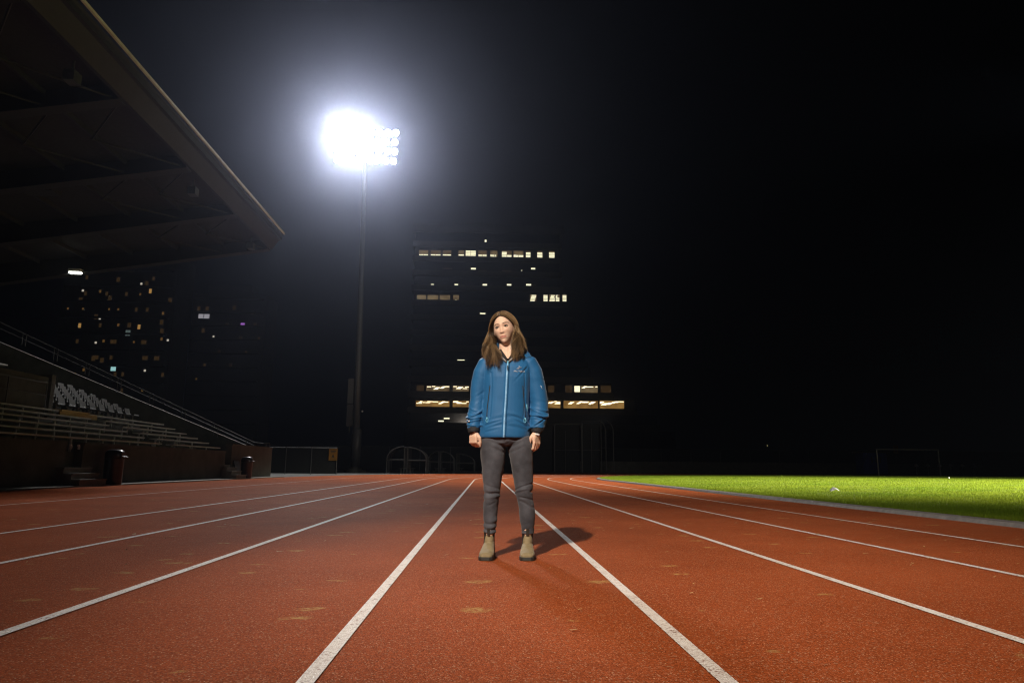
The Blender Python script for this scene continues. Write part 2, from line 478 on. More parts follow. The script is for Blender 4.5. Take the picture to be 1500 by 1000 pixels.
# plastic seats behind the benches
def seat(x, y, z):
    s = MB()
    s.prism([(x-0.20,z),(x+0.19,z+0.01),(x+0.21,z-0.035),(x-0.20,z-0.05)], 'y', y-0.2, y+0.2)
    s.prism([(x-0.20,z),(x-0.16,z),(x-0.24,z+0.27),(x-0.27,z+0.27)], 'y', y-0.2, y+0.2)
    s.box(x-0.05, x+0.05, y-0.05, y+0.05, z-0.3, z-0.05)
    gb(s, "seat", M['seat'])
for k in range(7, 13):
    for j in range(9):
        seat(-11.62-RX*k, 24.6+0.66*j, 1.30+RZ*k)
# upper benches far up
for k in range(15, 22, 2):
    x = -11.62-RX*k; z = 1.3+RZ*k
    gb(MB().box(x-0.15, x+0.15, -10, 29, z-0.05, z), "bench", M['plank'])
# entrance block in the tiers with its guard rail
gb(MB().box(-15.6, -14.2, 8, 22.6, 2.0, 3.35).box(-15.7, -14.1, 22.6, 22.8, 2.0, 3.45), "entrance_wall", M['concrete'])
gr = MB().tube([(-14.1,8,3.15),(-14.1,22.4,3.15)], 0.025)
for i in range(9):
    gr.tube([(-14.1,8+1.8*i,2.0),(-14.1,8+1.8*i,3.15)], 0.02)
gr.tube([(-14.1,8,2.75),(-14.1,22.4,2.75)], 0.012)
gb(gr, "guard_rail", M['galv'])
gb(MB().box(-14.3, -13.9, 23.0, 24.6, 2.30, 2.36).box(-14.0, -13.96, 23.0, 25.2, 2.14, 2.298), "step_edge_panel", M['mustard'])
# end wall, sloping with the tiers, and its handrail
gb(MB().prism([(WX-0.005,0),(WX-0.005,1.44),(-12.3,1.50),(-27,7.35),(-27,0)], 'y', 36.95, 37.18), "end_wall", M['concrete'])
rl = MB()
rl.tube([(-11.55,36.9,1.56),(-11.55,36.9,1.72),(-12.2,36.9,1.78),(-27,36.9,8.42)], 0.03)
rl.tube([(-12.2,36.9,1.62),(-27,36.9,8.10)], 0.014)
for i in range(9):
    x = -12.4-1.75*i; zt = 1.78+(-12.2-x)*0.4486
    rl.tube([(x,36.9,zt-0.62),(x,36.9,zt)], 0.018); rl.tube([(x-0.2,36.9,zt-0.53),(x-0.2,36.9,zt+0.09)], 0.018)
rl.box(-11.7,-11.36,36.86,36.92,1.54,1.58).box(-11.7,-11.36,36.86,36.92,1.72,1.76).box(-11.40,-11.36,36.86,36.92,1.58,1.72)
gb(rl, "handrail", M['galv'])
gb(MB().box(-27, WX-0.27, 31.45, 36.93, 0.0, 0.35), "landing", M['concrete'])
# roof: cantilever deck rising toward the track
def roofz(x): return 11.28 + (x+10.9)*0.118
roof = MB().prism([(-10.45,roofz(-10.45)+0.45),(-10.45,roofz(-10.45)+0.75),(-27,roofz(-27)+0.75),(-27,roofz(-27)+0.45)], 'y', -14, 33.5)
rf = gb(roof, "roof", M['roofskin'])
fa = MB().box(-10.44, -10.34, -14, 33.55, 12.05, 12.19)
fa.prism([(-10.9,11.30),(-10.86,11.30),(-10.42,12.0),(-10.46,12.0)], 'y', -14, 33.45)
fo = at0(MB().box(-10.40, -10.33, -14, 33.56, 12.12, 12.20).build("gutter", M['fascia'], rf)); 
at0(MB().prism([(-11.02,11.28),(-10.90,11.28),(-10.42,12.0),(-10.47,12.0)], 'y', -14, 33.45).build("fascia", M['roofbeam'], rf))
for y in (33.3, 28.6, 23.9, 19.2, 14.5, 9.8, 5.1):
    b = MB().prism([(-11.0,roofz(-11)-0.02),(-11.0,roofz(-11)+0.445),(-26.8,roofz(-26.8)+0.445),(-26.8,roofz(-26.8)-0.62)], 'y', y-0.14, y+0.14)
    b.prism([(-11.0,roofz(-11)-0.06),(-11.0,roofz(-11)-0.022),(-26.8,roofz(-26.8)-0.622),(-26.8,roofz(-26.8)-0.66)], 'y', y-0.22, y+0.22)
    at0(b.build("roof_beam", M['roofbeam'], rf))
for i in range(6):
    x = -13.2-2.2*i
    pz = roofz(x)+0.27
    for (ya, yb) in ((28.76,33.14),(24.06,28.44),(19.36,23.74),(14.66,19.04),(9.96,14.34)):
        pass
    at0(MB().box(x-0.05, x+0.05, -10, 33.1, pz, pz+0.17).build("purlin", M['roofbeam'], rf))
br = MB()
for y in (31, 26.3, 21.6, 16.9, 12.2):
    br.tube([(-11.2,y-2.2,11.3),(-13.2,y,11.2),(-11.2,y+2.2,11.3)], 0.035, 6)
    br.tube([(-13.2,y-2.2,11.0),(-15.4,y,10.95),(-13.2,y+2.2,11.0)], 0.035, 6)
at0(br.build("bracing", M['roofbeam'], rf))
for y in (17.2, 25.0, 31.6):
    at0(MB().box(-11.5,-11.2,y,y+0.35,10.75,11.05).tube([(-11.35,y+0.17,11.0),(-11.35,y+0.17,11.4)],0.03,6).build("loudspeaker", M['darksteel'], rf))
for i, y in enumerate((33.0,)):
    lb = at0(MB().box(-20.42,-19.85,y-0.14,y+0.14,9.80,9.95).build("ceiling_lamp", M['white'], rf))
    at0(MB().box(-20.39,-19.88,y-0.13,y+0.11,9.73,9.798).build("diffuser", M['striplit'], lb))
lb = at0(MB().box(-17.4,-16.2,24.5,25.1,10.55,10.7).build("ceiling_lamp", M['roofbeam'], rf))
gb(MB().box(-27.3,-26.9,-14,37.2,0,13), "back_wall", M['concrete'])

# ---------------------------------------------------------------- litter bins
def litter_bin(loc, label):
    b = empty("litter_bin", loc, label, "litter bin", "black litter bins in front of the grandstand wall")
    MB().lathe([(0.235,0),(0.25,0.02),(0.255,0.70),(0.262,0.71),(0.262,0.74),(0.25,0.745)], n=36).build("body", M['bin'], b, True)
    MB().lathe([(0.258,0.746),(0.262,0.76),(0.262,0.84),(0.255,0.90),(0.225,0.955),(0.17,0.985),(0.08,0.998),(0.005,1.0)], n=36).build("domed_lid", M['bin'], b, True)
    fl = MB().prism([(0.20,0.80),(0.33,0.77),(0.335,0.785),(0.20,0.84)], 'y', -0.13, 0.13)
    fl.box(0.2505,0.262,-0.15,0.15,0.735,0.90)
    fl.build("flap", M['bin'], b)
    return b
litter_bin((-10.86, 20.75, 0.03), "black domed litter bin beside the doorway steps, the nearer of the two bins")
o2 = litter_bin((-10.82, 31.95, 0.03), "black domed litter bin near the far end of the grandstand wall")
o2.scale = (0.97, 0.97, 0.95)
bd = MB().prism([(-11.30,0.03),(-11.26,0.03),(-11.29,0.78),(-11.315,0.78)], 'y', 31.4, 31.95)
bd = MB().prism([(-11.10,0.03),(-11.06,0.03),(-11.27,0.80),(-11.31,0.80)], 'y', 31.56, 32.2)
tag(bd.build("board", M['black']), "dark board leaning on the wall between the far steps and far bin", "board")

# ================================================================ floodlight mast
mast = empty("floodlight_mast", (-11.9, 64, 0), "tall steel floodlight mast with a blazing bank of lamps beside the track", "floodlight mast")
pl = MB().tube([(0,0,0.5),(-0.165,0,11),(-0.345,0,23),(-0.51,0,34.0)], [0.36,0.30,0.23,0.16], 16)
MB().add(pl.V, pl.F).build("pole", M['frame'], mast, True)
MB().lathe([(1.0,0),(1.0,0.28),(0.95,0.3),(0.62,0.31),(0.6,0.5)], n=24).build("footing", M['concrete'], mast)
MB().lathe([(0.44,0.5),(0.44,3.9),(0.36,3.95)], n=20).build("pole_sleeve", M['frame'], mast, True)
cb = MB().box(-0.95,-0.42,-0.25,0.25,4.2,6.2).box(-0.95,-0.42,-0.25,0.25,6.25,8.6)
cb.box(-0.43,-0.2,-0.1,0.1,4.8,4.9).box(-0.43,-0.2,-0.1,0.1,7.6,7.7).box(-0.7,-0.66,-0.26,0.26,3.6,4.2)
cb.build("control_cabinet", M['frame'], mast)
MB().lathe([(0.05,0),(0.09,0.03),(0.09,0.14),(0.03,0.18)], (0.45,-0.1,5.5), 12).build("beacon", M['white'], mast)
rack = MB()
lx0, lx1 = -3.1, 2.5
for r in range(4):
    z = 30.4+1.0*r
    rack.box(lx0-0.3, lx1+0.2, -0.12, 0.0, z-0.08, z+0.08)
for x in (lx0, -1.3, 0.5, lx1):
    rack.box(x-0.06, x+0.06, -0.01, 0.1, 30.0, 33.8)
rack.build("lamp_rack", M['galv'], mast)
hd = MB().lathe([(0.12,0.34),(0.20,0.30),(0.33,0.08),(0.35,0.0),(0.30,-0.004)], n=18)
hv = [(x, z, -y) for x,y,z in [(v[0], v[1], v[2]) for v in hd.V]]
hm = bpy.data.meshes.new("lamp"); hm.from_pydata([(v[0], v[2]-0.5, v[1]) for v in hd.V], [], [tuple(f[::-1]) for f in hd.F]); hm.update(); hm.materials.append(M['galv'])
ld = [(0.30*math.cos(2*math.pi*k/18), -0.508, 0.30*math.sin(2*math.pi*k/18)) for k in range(18)]
lm = bpy.data.meshes.new("lens"); lm.from_pydata(ld+[(0,-0.53,0)], [], [(k,(k+1)%18,18) for k in range(18)]); lm.update(); lm.materials.append(M['lampglass'])
for r in range(4):
    for c in range(8):
        lo = link(bpy.data.objects.new("lamp", hm), mast)
        lo.location = (lx0+0.8*c + (0.0 if r else -0.1), -0.05, 30.4+1.0*r)
        lo.rotation_euler = (R(24), 0, R(random.uniform(-6, 14)))
        link(bpy.data.objects.new("lens", lm), lo)

# ================================================================ buildings far behind
def lit_window(parent, x0, x1, z0, z1, y, mat, strips, smat, depth=0.06):
    w = MB().box(x0, x1, y-depth, y-0.004, z0, z1).build("lit_window", mat, parent); at0(w)
    if strips:
        s = MB()
        for (a, b, c, d) in strips:
            s.box(a, b, y-depth-0.05, y-depth-0.006, c, d)
        at0(s.build("ceiling_panels", smat, w))
    return w
TY = 165.0
ot = empty("office_tower", (0, TY, 0), "wide dark office tower with bands of lit windows behind the woman", "office building")
fl_z = [11.1 + 3.78*k for k in range(13)]      # floor window-sill heights
def right_edge(z):
    return 18.6 + max(0.0, (46.0-z))*0.32 + max(0.0, 22.0-z)*1.15
for k, z in enumerate(fl_z):
    xr = right_edge(z)
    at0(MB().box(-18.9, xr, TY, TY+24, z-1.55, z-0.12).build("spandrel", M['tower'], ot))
    at0(MB().box(-18.3, xr-0.6, TY+0.35, TY+23.6, z-0.12, z+2.23).build("window_band", M['towerglass'], ot))
at0(MB().box(-18.9, 19.2, TY, TY+24, fl_z[-1]+2.23, fl_z[-1]+4.4).build("parapet", M['tower'], ot))
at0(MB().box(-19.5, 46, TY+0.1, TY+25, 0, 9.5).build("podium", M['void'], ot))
at0(MB().box(-6, 9, TY+6, TY+16, fl_z[-1]+4.4, fl_z[-1]+7.0).build("plant_room", M['tower'], ot))
GY = TY+0.19
winA = [(-17.32,-15.04),(-14.41,-11.94),(-11.4,-9.29),(-7.45,-6.07),(-5.68,-3.1),(-2.48,-0.38),(0.5,2.32),(3.42,5.9),(6.39,8.88),(9.49,10.67),(12.37,13.68),(15.35,16.76)]
for i, (a, b) in enumerate(winA):
    z0, z1 = 52.2+0.011*(a+17), 53.95+0.011*(a+17)
    S = []
    halves = [(a+0.03, (a+b)/2-0.04), ((a+b)/2+0.04, b-0.03)] if b-a > 1.6 else [(a+0.02, b-0.02)]
    if i == 6: halves = [(a+0.03, a+1.0), (a+1.12, b-0.3)]
    lines = [0.04, 0.40] + ([0.76, 1.12, 1.45] if i in (4,) else ([0.78, 1.1] if i >= 9 else []))
    if i == 7: S += [(a+0.03, (a+b)/2, z0+0.76+0.0, z0+1.02), (a+0.03, (a+b)/2, z0+1.15, z0+1.42)]
    for h in halves:
        for l in lines:
            S.append((h[0], h[1], z0+l, z0+l+0.24))
    lit_window(ot, a, b, z0, z1, GY, M['win_blind'], S, M['blind_lit'])
def patch(a, b, c, d, mat='blind_lit'):
    at0(MB().box(a, b, GY-0.09, GY, c, d).build("lit_window", M[mat], ot))
for r in [(-0.93,-0.47,56.43,56.98),(-4.28,-3.04,49.2,49.55),(10.83,11.86,49.5,49.84),(-11.7,-11.0,48.38,48.7),(8.34,8.6,49.02,49.25),
          (-14.14,-13.38,44.85,45.2),(-8.27,-7.39,44.96,45.32),(-1.27,-0.18,45.08,45.45),(4.78,5.88,45.2,45.55),(9.61,10.84,45.28,45.65),
          (-1.83,-0.48,37.78,38.05),(-7.12,-5.39,25.95,26.3),(-11.37,-10.07,11.2,11.5),(-10.08,-8.72,11.85,12.15)]:
    patch(*r)
for r in [(-2.35,-0.3,48.66,48.95),(3.46,5.85,48.75,49.05),(-11.4,-9.0,49.2,49.4),(-12.9,-11.9,44.85,45.05),(-6.9,-5.8,44.95,45.1),(11.0,12.0,45.3,45.45),(-3.65,-2.08,22.1,22.4),(-16.0,-14.8,22.0,22.2)]:
    patch(*r, mat='win_dim')
rs = random.Random(3)
for (a, b, z0, z1, lit) in [(-17.47,-15.25,40.74,42.35,1),(-14.87,-12.22,40.79,42.4,1),(-11.84,-9.3,40.84,42.45,0),(-8.52,-7.1,40.9,42.49,1)]:
    S = []
    x = a+0.1
    while x < b-0.4 and lit:
        if rs.random() < 0.8: S.append((x, x+0.34, z0+0.03, z0+0.22+0.28*rs.random()))
        x += 0.42
    lit_window(ot, a, b, z0, z1, GY, M['win_blind'], S, M['blind_lit'])
for (a, b) in [(10.56,12.21),(13.91,15.03),(15.38,16.82),(16.98,17.96),(18.69,19.73)]:
    z0 = 41.25+0.011*(a-10); S = []
    for l in range(5):
        sh = (0.16*l if a in (10.56, 15.38) else 0.0)
        ln = (b-a-0.5) if a in (10.56,) else (b-a-0.1-(0.5 if (a in (16.98,) and l > 2) or (a == 15.38 and l in (3,)) else 0.0))
        S.append((a+0.04+sh*0.6, min(b-0.02, a+0.04+sh*0.6+ln), z0+0.03+0.33*l, z0+0.24+0.33*l))
    lit_window(ot, a, b, z0, z0+1.7, GY, M['win_blind'], S, M['blind_lit'])
def office_row(rows, zb, zt, mat, pr, seedn, wide=1.0, gap=0.6):
    r2 = random.Random(seedn)
    for (a, b) in rows:
        S = []
        x = a+0.15
        while x < b-0.5:
            if r2.random() < pr:
                # ceiling panels seen at a slant: a short staircase of thin bars
                z = zt-0.28-0.75*r2.random()*r2.random(); ln = 0.5+0.9*r2.random()*wide
                nst = r2.choice((1, 1, 2, 3))
                for q in range(nst):
                    xa = x-0.28*q; S.append((max(a+0.05, xa), min(b-0.05, xa+ln), z-0.17*q, z-0.17*q+0.14))
            x += gap+gap*1.2*r2.random()
        lit_window(ot, a, b, zb+0.011*(a+17), zt+0.011*(a+17), GY, mat, [(p,q,c+0.011*(a+17),d_+0.011*(a+17)) for p,q,c,d_ in S], M['ceil_lit'])
office_row([(-16.9,-8.81),(-8.02,-4.11),(-3.59,4.63),(5.47,13.73),(15.06,18.05),(18.82,27.22),(27.64,33.6)], 14.3, 16.2, M['win_amber'], 0.9, 5, 1.0, 0.42)
office_row([(-14.47,-8.9),(-8.11,-4.18),(23.07,27.2)], 18.15, 19.85, M['win_blind'], 0.75, 8, 0.8, 0.45)
office_row([(-16.81,-15.06),(15.06,16.57),(19.23,20.91),(27.92,30.46)], 18.15, 19.9, M['win_dim'], 0.0, 8)
lit_window(ot, 21.45, 22.92, 18.6, 20.25, GY, M['win_blind'], [(21.5,22.85,18.75,20.2)], M['blind_lit'])

def apartment(name_label, x0, x1, y, h, wins):
    t = empty("apartment_tower", ((x0+x1)/2, y, 0), name_label, "apartment building")
    b = MB().box(x0, x1, y, y+7, 0, h).box(x0+2, x1-4, y+2, y+6, h, h+2.5)
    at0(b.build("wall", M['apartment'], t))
    sl = MB()
    z = 3.0
    while z < h-1:
        sl.box(x0+0.6, x1-0.6, y-1.2, y-0.003, z-0.09, z+0.09); z += 2.85
    at0(sl.build("balcony_slabs", M['apartment'], t))
    for (x, z, k) in wins:
        w, hh = {'d':(0.6,0.85),'o':(0.36,0.5),'O':(0.45,0.8),'w':(0.34,0.36),'C':(0.85,0.85),'b':(0.8,1.0),'W':(2.2,0.9),'p':(0.8,0.4),'t':(0.45,0.7),'T':(0.3,0.35),'u':(0.9,0.7)}[k]
        m = M['apt_'+{'t':'d','T':'o','u':'d'}.get(k, k)]
        f = at0(MB().box(x-w/2-0.1, x+w/2+0.1, y-0.06, y-0.003, z-hh/2-0.1, z+hh/2+0.1).build("window", M['darksteel'], t))
        pn = MB()
        if k in 'dWb':
            pn.box(x-w/2, x-0.05*w, y-0.10, y-0.063, z-hh/2, z+hh/2).box(x+0.02*w, x+w/2, y-0.10, y-0.063, z-hh/2, z+hh/2)
        else:
            pn.box(x-w/2, x+w/2, y-0.10, y-0.063, z-hh/2, z+hh/2)
        at0(pn.build("pane", m, f))
rx_ = random.Random(21)
extra = [(round(-74+18*rx_.random(),1), round(3.0+2.85*rx_.randint(4,11)-1.3,1), rx_.choice('tttTu')) for _ in range(34)]
apartment("dark apartment tower behind the grandstand speckled with scattered lit windows", -75, -55.4, 120, 37.5, extra+[(-63.5,34.5,'o'),(-65.6,32.8,'d'),(-61.5,32.1,'w'),(-60.6,32.2,'d'),(-71.5,30.7,'w'),(-68.5,30.6,'o'),(-59.8,30.8,'O'),(-66.7,29.4,'d'),(-57.2,26.8,'o'),(-68.7,26.0,'d'),(-68.0,25.7,'w'),(-71.3,24.4,'O'),(-64.7,24.6,'o'),(-62.9,23.2,'b'),(-61.1,24.3,'O'),(-57.1,23.6,'d'),(-57.0,22.2,'o'),(-55.9,22.0,'w'),(-68.2,21.4,'w'),(-66.9,21.7,'o'),(-69.7,16.6,'o'),(-64.7,16.9,'C'),(-59.3,16.6,'w'),(-66.8,18.3,'d'),(-68.3,18.6,'d'),(-71.7,29.0,'d'),(-57.3,25.2,'d'),(-56.2,29.2,'d'),(-62.8,24.6,'d')])
apartment("lower dark apartment tower with few lit windows, nearer the floodlight mast", -60.9, -45.8, 140, 35.5,
 [(-58.4,30.7,'W'),(-57.9,32.3,'d'),(-59.6,32.3,'d'),(-52.4,32.6,'d'),(-48.6,31.6,'o'),(-50.4,29.2,'p'),(-58.3,27.7,'d'),(-56.1,26.5,'w'),(-50.6,26.2,'t'),(-47.9,29.1,'t'),(-49.3,23.4,'T'),(-54.7,23.3,'t'),(-57.4,20.5,'t'),(-46.9,26.3,'T'),(-52.2,20.6,'t'),(-58.8,17.7,'T'),(-53.6,29.0,'t')])

# ================================================================ shelters, fences, cage, goal
def quarter(x0, x1, y, h, curved_left, n=12):
    """end frame: one upright and a curved side"""
    w = x1-x0; hk = h*0.52
    P = []
    if curved_left:
        P = [(x0,y,0),(x0,y,hk)]
        P += [(x1-w*math.cos(a), y, hk+(h-hk)*math.sin(a)) for a in [math.pi/2*i/n for i in range(1,n+1)]] + [(x1,y,0)]
    else:
        P = [(x1,y,0),(x1,y,hk)]
        P += [(x0+w*math.cos(a), y, hk+(h-hk)*math.sin(a)) for a in [math.pi/2*i/n for i in range(1,n+1)]] + [(x0,y,0)]
    return P
def shelter(x0, x1, y, h, left, length, ribs, label):
    s = empty("team_shelter", ((x0+x1)/2, y, 0), label, "shelter", "arched team shelters beyond the end of the track")
    ef = MB().tube(quarter(x0,x1,y,h,left), 0.045, 8)
    ef.tube([(x0,y,h*0.50),(x1,y,h*0.50)], 0.07, 8)
    at0(ef.build("end_frame", M['frame'], s))
    for i in range(1, ribs+1):
        yy_ = y+length*i/ribs
        at0(MB().tube(quarter(x0,x1,yy_,h,left), 0.03, 8).build("rib", M['frame'], s))
    q = quarter(x0+0.03, x1-0.03, 0, h-0.04, left)
    V = [(p[0], y+0.08, p[2]) for p in q[1:-1]] + [(p[0], y+length, p[2]) for p in q[1:-1]]
    m_ = len(q)-2
    at0(mesh_from("curved_panel", V, [(i,i+1,m_+i+1,m_+i) for i in range(m_-1)], M['polycarb'], s))
    bx = x1-0.45 if left else x0+0.1
    at0(MB().box(bx, bx+0.35, y+0.3, y+length-0.2, 0.40, 0.45).box(bx+0.1,bx+0.2,y+0.5,y+0.6,0,0.4).box(bx+0.1,bx+0.2,y+length-0.5,y+length-0.4,0,0.4).build("bench", M['frame'], s))
shelter(-8.46,-6.97,60,2.28,True,3.0,3,"arched grey-framed shelter curving to the left, nearest the floodlight mast")
shelter(-6.72,-5.10,60,2.22,False,3.0,3,"arched grey-framed shelter curving to the right, back to back with the first")
shelter(-5.75,-4.68,70,2.12,True,3.0,2,"smaller arched shelter frame farther back, curving to the left")
shelter(-4.52,-3.15,70,2.12,False,3.0,2,"smaller arched shelter frame farther back, curving to the right")
shelter(-2.95,-1.15,72,1.95,False,9.0,7,"long low ribbed shelter just left of the woman's hand")

def chain_fence(pts, h, label, rails=True):
    f = empty("mesh_fence", (pts[0][0], pts[0][1], 0), label, "fence")
    net = MB()
    for (a, b) in zip(pts, pts[1:]):
        net.add([(a[0],a[1],0.05),(b[0],b[1],0.05),(b[0],b[1],h-0.03),(a[0],a[1],h-0.03),(a[0],a[1]+0.02,0.05),(b[0],b[1]+0.02,0.05),(b[0],b[1]+0.02,h-0.03),(a[0],a[1]+0.02,h-0.03)],
                [(0,1,2,3),(7,6,5,4),(0,4,5,1),(3,2,6,7)])
    at0(net.build("mesh_panel", M['net'], f))
    rl = MB()
    for (a, b) in zip(pts, pts[1:]): rl.tube([(a[0],a[1]-0.03,h),(b[0],b[1]-0.03,h)], 0.025, 6)
    at0(rl.build("top_rail", M['darksteel'], f))
    for p in pts: at0(MB().tube([(p[0],p[1]-0.06,0),(p[0],p[1]-0.06,h+0.06)], 0.032, 8).build("post", M['frame'], f))
    return f
chain_fence([(-19,50),(-16.6,50),(-14.2,50),(-12.4,50),(-10.6,50)], 1.86, "low dark mesh fence between the grandstand end and the mast")
chain_fence([(-30+4.2*i,96) for i in range(28)], 3.3, "long tall dark mesh fence across the far end of the field")
rw = MB().box(12, 90, 94, 94.3, 0, 1.5)
tag(rw.build("boundary_wall", M['concrete']), "low grey boundary wall along the far side of the lawn", "wall")

def warn_sign(x, y, z0, z1, w, label, arrow):
    s = empty("warning_sign", (x, y, z0), label, "sign", "yellow warning signs on the fences")
    at0(MB().box(x-w/2, x+w/2, y-0.02, y, z0, z1).build("sign_panel", M['yellow'], s))
    g = MB(); h = z1-z0
    g.box(x-w*0.32, x+w*0.32, y-0.028, y-0.022, z1-h*0.22, z1-h*0.14)
    g.box(x-w*0.26, x+w*0.26, y-0.028, y-0.022, z1-h*0.34, z1-h*0.28)
    g.box(x-w*0.30, x+w*0.30, y-0.028, y-0.022, z0+h*0.12, z0+h*0.17)
    g.prism([(x-w*0.18,z0+h*0.26),(x+w*0.18,z0+h*0.26),(x,z0+h*0.56)], 'y', y-0.028, y-0.022)
    at0(g.build("printed_marks", M['black'], s))
warn_sign(-10.86, 49.90, 0.98, 1.80, 0.60, "small yellow notice on the mesh fence left of the floodlight mast", True)
warn_sign(57.0, 93.9, 2.90, 4.0, 0.66, "small yellow notice above the football goal on the right", True)

# throwing cage behind the woman
cg = empty("throwing_cage", (10.5, 76, 0), "tall dark throwing cage of posts and netting right of the woman", "throwing cage")
for (x, y, h, r) in ((7.62,76,5.41,0.07),(10.66,76,5.44,0.10),(12.81,76,5.84,0.05),(4.6,76.5,5.3,0.05)):
    at0(MB().tube([(x,y,0),(x,y,h)], r, 8).build("post", M['frame'], cg))
for (x, h) in ((13.4,5.2),(14.25,5.2)):
    at0(MB().tube([(x,76.4,0),(x,76.4,h-0.6),(x-0.08,76.4,h-0.15),(x-0.3,76.4,h+0.3),(x-0.7,76.4,h+0.6)], 0.055, 8).build("curved_post", M['frame'], cg))
fr = MB().tube([(7.62,76,5.35),(10.66,76,5.38)],0.05,6).tube([(10.66,76,5.65),(12.81,76,5.72)],0.035,6).tube([(7.62,76,2.5),(12.8,76,2.55)],0.035,6).tube([(8.85,76.1,0),(8.85,76.1,4.6)],0.03,6).tube([(11.75,76.1,0),(11.75,76.1,4.9)],0.03,6)
at0(fr.build("cross_bars", M['darksteel'], cg))
at0(MB().box(4.7,7.5,76.28,76.30,0.1,5.1).box(7.7,10.5,76.28,76.30,0.1,5.2).box(10.8,12.7,76.28,76.30,0.1,5.5).build("netting", M['net'], cg))

# football goal
gl = empty("football_goal", (48.6, 78, 0), "white framed football goal on the far side of the lawn", "football goal")
x0, x1 = 45.1, 52.35
for x in (x0, x1):
    at0(MB().tube([(x,78,0),(x,78,2.95)], 0.075, 10).build("post", M['white'], gl))
at0(MB().tube([(x0-0.07,78,2.95),(x1+0.07,78,2.95)], 0.075, 10).build("crossbar", M['white'], gl))
sf = MB()
for x in (x0, x1): sf.tube([(x-0.9,78,2.9),(x-1.3,80,0.05),(x,78.1,0.05)], 0.035, 6)
at0(sf.build("net_support", M['darksteel'], gl))
nm = MB()
for i in range(19):
    x = x0+(x1-x0)*i/18; nm.tube([(x,78.1,2.9),(x-1.0,80,0.05)], 0.006, 4)
for i in range(8):
    t = i/7; nm.tube([(x0-1.0*t,78.1+1.9*t,2.9-2.85*t),(x1-1.0*t,78.1+1.9*t,2.9-2.85*t)], 0.006, 4)
at0(nm.build("net", M['darksteel'], gl))

# storage container
ct = empty("storage_container", (53.3, 97, 0), "dark blue storage container beside the football goal", "container")
bx = MB().box(47.9+3.3, 54.6, 93, 93.35, 0.1, 2.95)
at0(MB().box(51.2, 54.5, 92.0, 93.9, 0.1, 2.9).build("body", M['blue'], ct))
rb = MB()
for i in range(11): rb.box(51.3+0.3*i, 51.42+0.3*i, 91.955, 91.998, 0.25, 2.75)
at0(rb.build("corrugation", M['blue'], ct))
at0(MB().box(50.7, 54.8, 91.7, 93.9, 2.904, 3.05).build("roof_lip", M['galv'], ct))
for i, x in enumerate((52.3, 52.9, 53.45)): at0(MB().box(x, x+0.16, 91.93, 91.953, 1.6, 2.4).build("painted_mark", M['galv'], ct))

# distant lamps
def far_lamp(x, y, z, r, mat, label):
    l = empty("street_lamp", (x, y, 0), label, "street lamp", "distant lamps behind the far fence")
    at0(MB().tube([(x,y,0),(x,y,z+0.1),(x,y-0.5,z+0.2)], 0.05, 6).build("pole", M['darksteel'], l))
    at0(MB().lathe([(0.03,r),(r*0.8,r*0.5),(r,0),(r*0.8,-r*0.5),(0.03,-r)], (x,y-0.5,z+0.0), 12).build("lamp_head", M[mat], l))
far_lamp(66.3, 97.5, 2.75, 0.16, 'dot_lit', "bright distant lamp just right of the football goal")
far_lamp(45.9, 97.5, 2.75, 0.09, 'dot_lit', "tiny distant lamp well left of the blue container")
far_lamp(25.3, 97.5, 2.05, 0.11, 'dot_lit', "tiny distant lamp above the bend of the lawn")
far_lamp(40.2, 97.5, 3.9, 0.05, 'dot_warm', "faintest distant lamp above the far side of the lawn")
# six pale ball caps in a row beside the goal
for i in range(6):
    x = 57.2+1.75*i*0.9
    c = MB().lathe([(0.26,0.0),(0.26,0.05),(0.2,0.22),(0.11,0.36),(0.02,0.40)], (x, 90, 1.12), 14).box(x-0.04,x+0.04,89.96,90.04,0,1.118)
    tag(c.build("fence_post", M['white'] if i else M['white'], None, False), "short post with white cap in a row right of the goal", "post", "white capped posts right of the goal")
tag(MB().prism([(65.6,1.9),(67.6,1.95),(68.4,2.25),(67.0,2.5),(66.0,2.35)], 'y', 98.2, 99.0).build("glow_patch", M['dot_warm']), "small self-lit awning under the distant lamp right of the goal", "glow_patch")  # warm lamplight there, added as a slab that glows by itself

# paper scraps on the lawn
V = [(-0.13,-0.05,0.0),(0.02,-0.09,0.05),(0.14,-0.02,0.01),(0.12,0.08,0.06),(-0.02,0.05,0.09),(-0.12,0.07,0.02)]
V = [(x*0.8+8.62, y*0.8+16.9, z+lawn_z(8.6,16.9)+0.045) for x,y,z in V]
V2 = [(x, y, z-0.012) for x,y,z in V]
ps = mesh_from("paper_scrap", V+V2, [(0,1,4,5),(1,2,3,4),(11,10,7,6),(10,9,8,7)]+[(i,6+i,6+(i+1)%6,(i+1)%6) for i in range(6)], M['scrap'])
tag(ps, "crumpled white paper scrap lying on the lawn near the kerb", "paper scrap")
bl = MB().lathe([(0.01,-0.04),(0.03,-0.03),(0.04,0),(0.03,0.03),(0.01,0.04)], (24.6,36.0,lawn_z(24.6,36)+0.075), 14)
tag(bl.build("ball", M['white'], None, True), "tiny white ball far out on the bright lawn", "ball")
# ================================================================ the woman
S_, ZF = 1.048, 0.0277
def T_(v): return (v[0]*S_, v[1]*S_, (v[2]-ZF)*S_)
PX, PY = 0.147, 4.86
woman_label = "woman standing in a lane in blue hooded jacket, dark grey jeans and tan ankle boots"

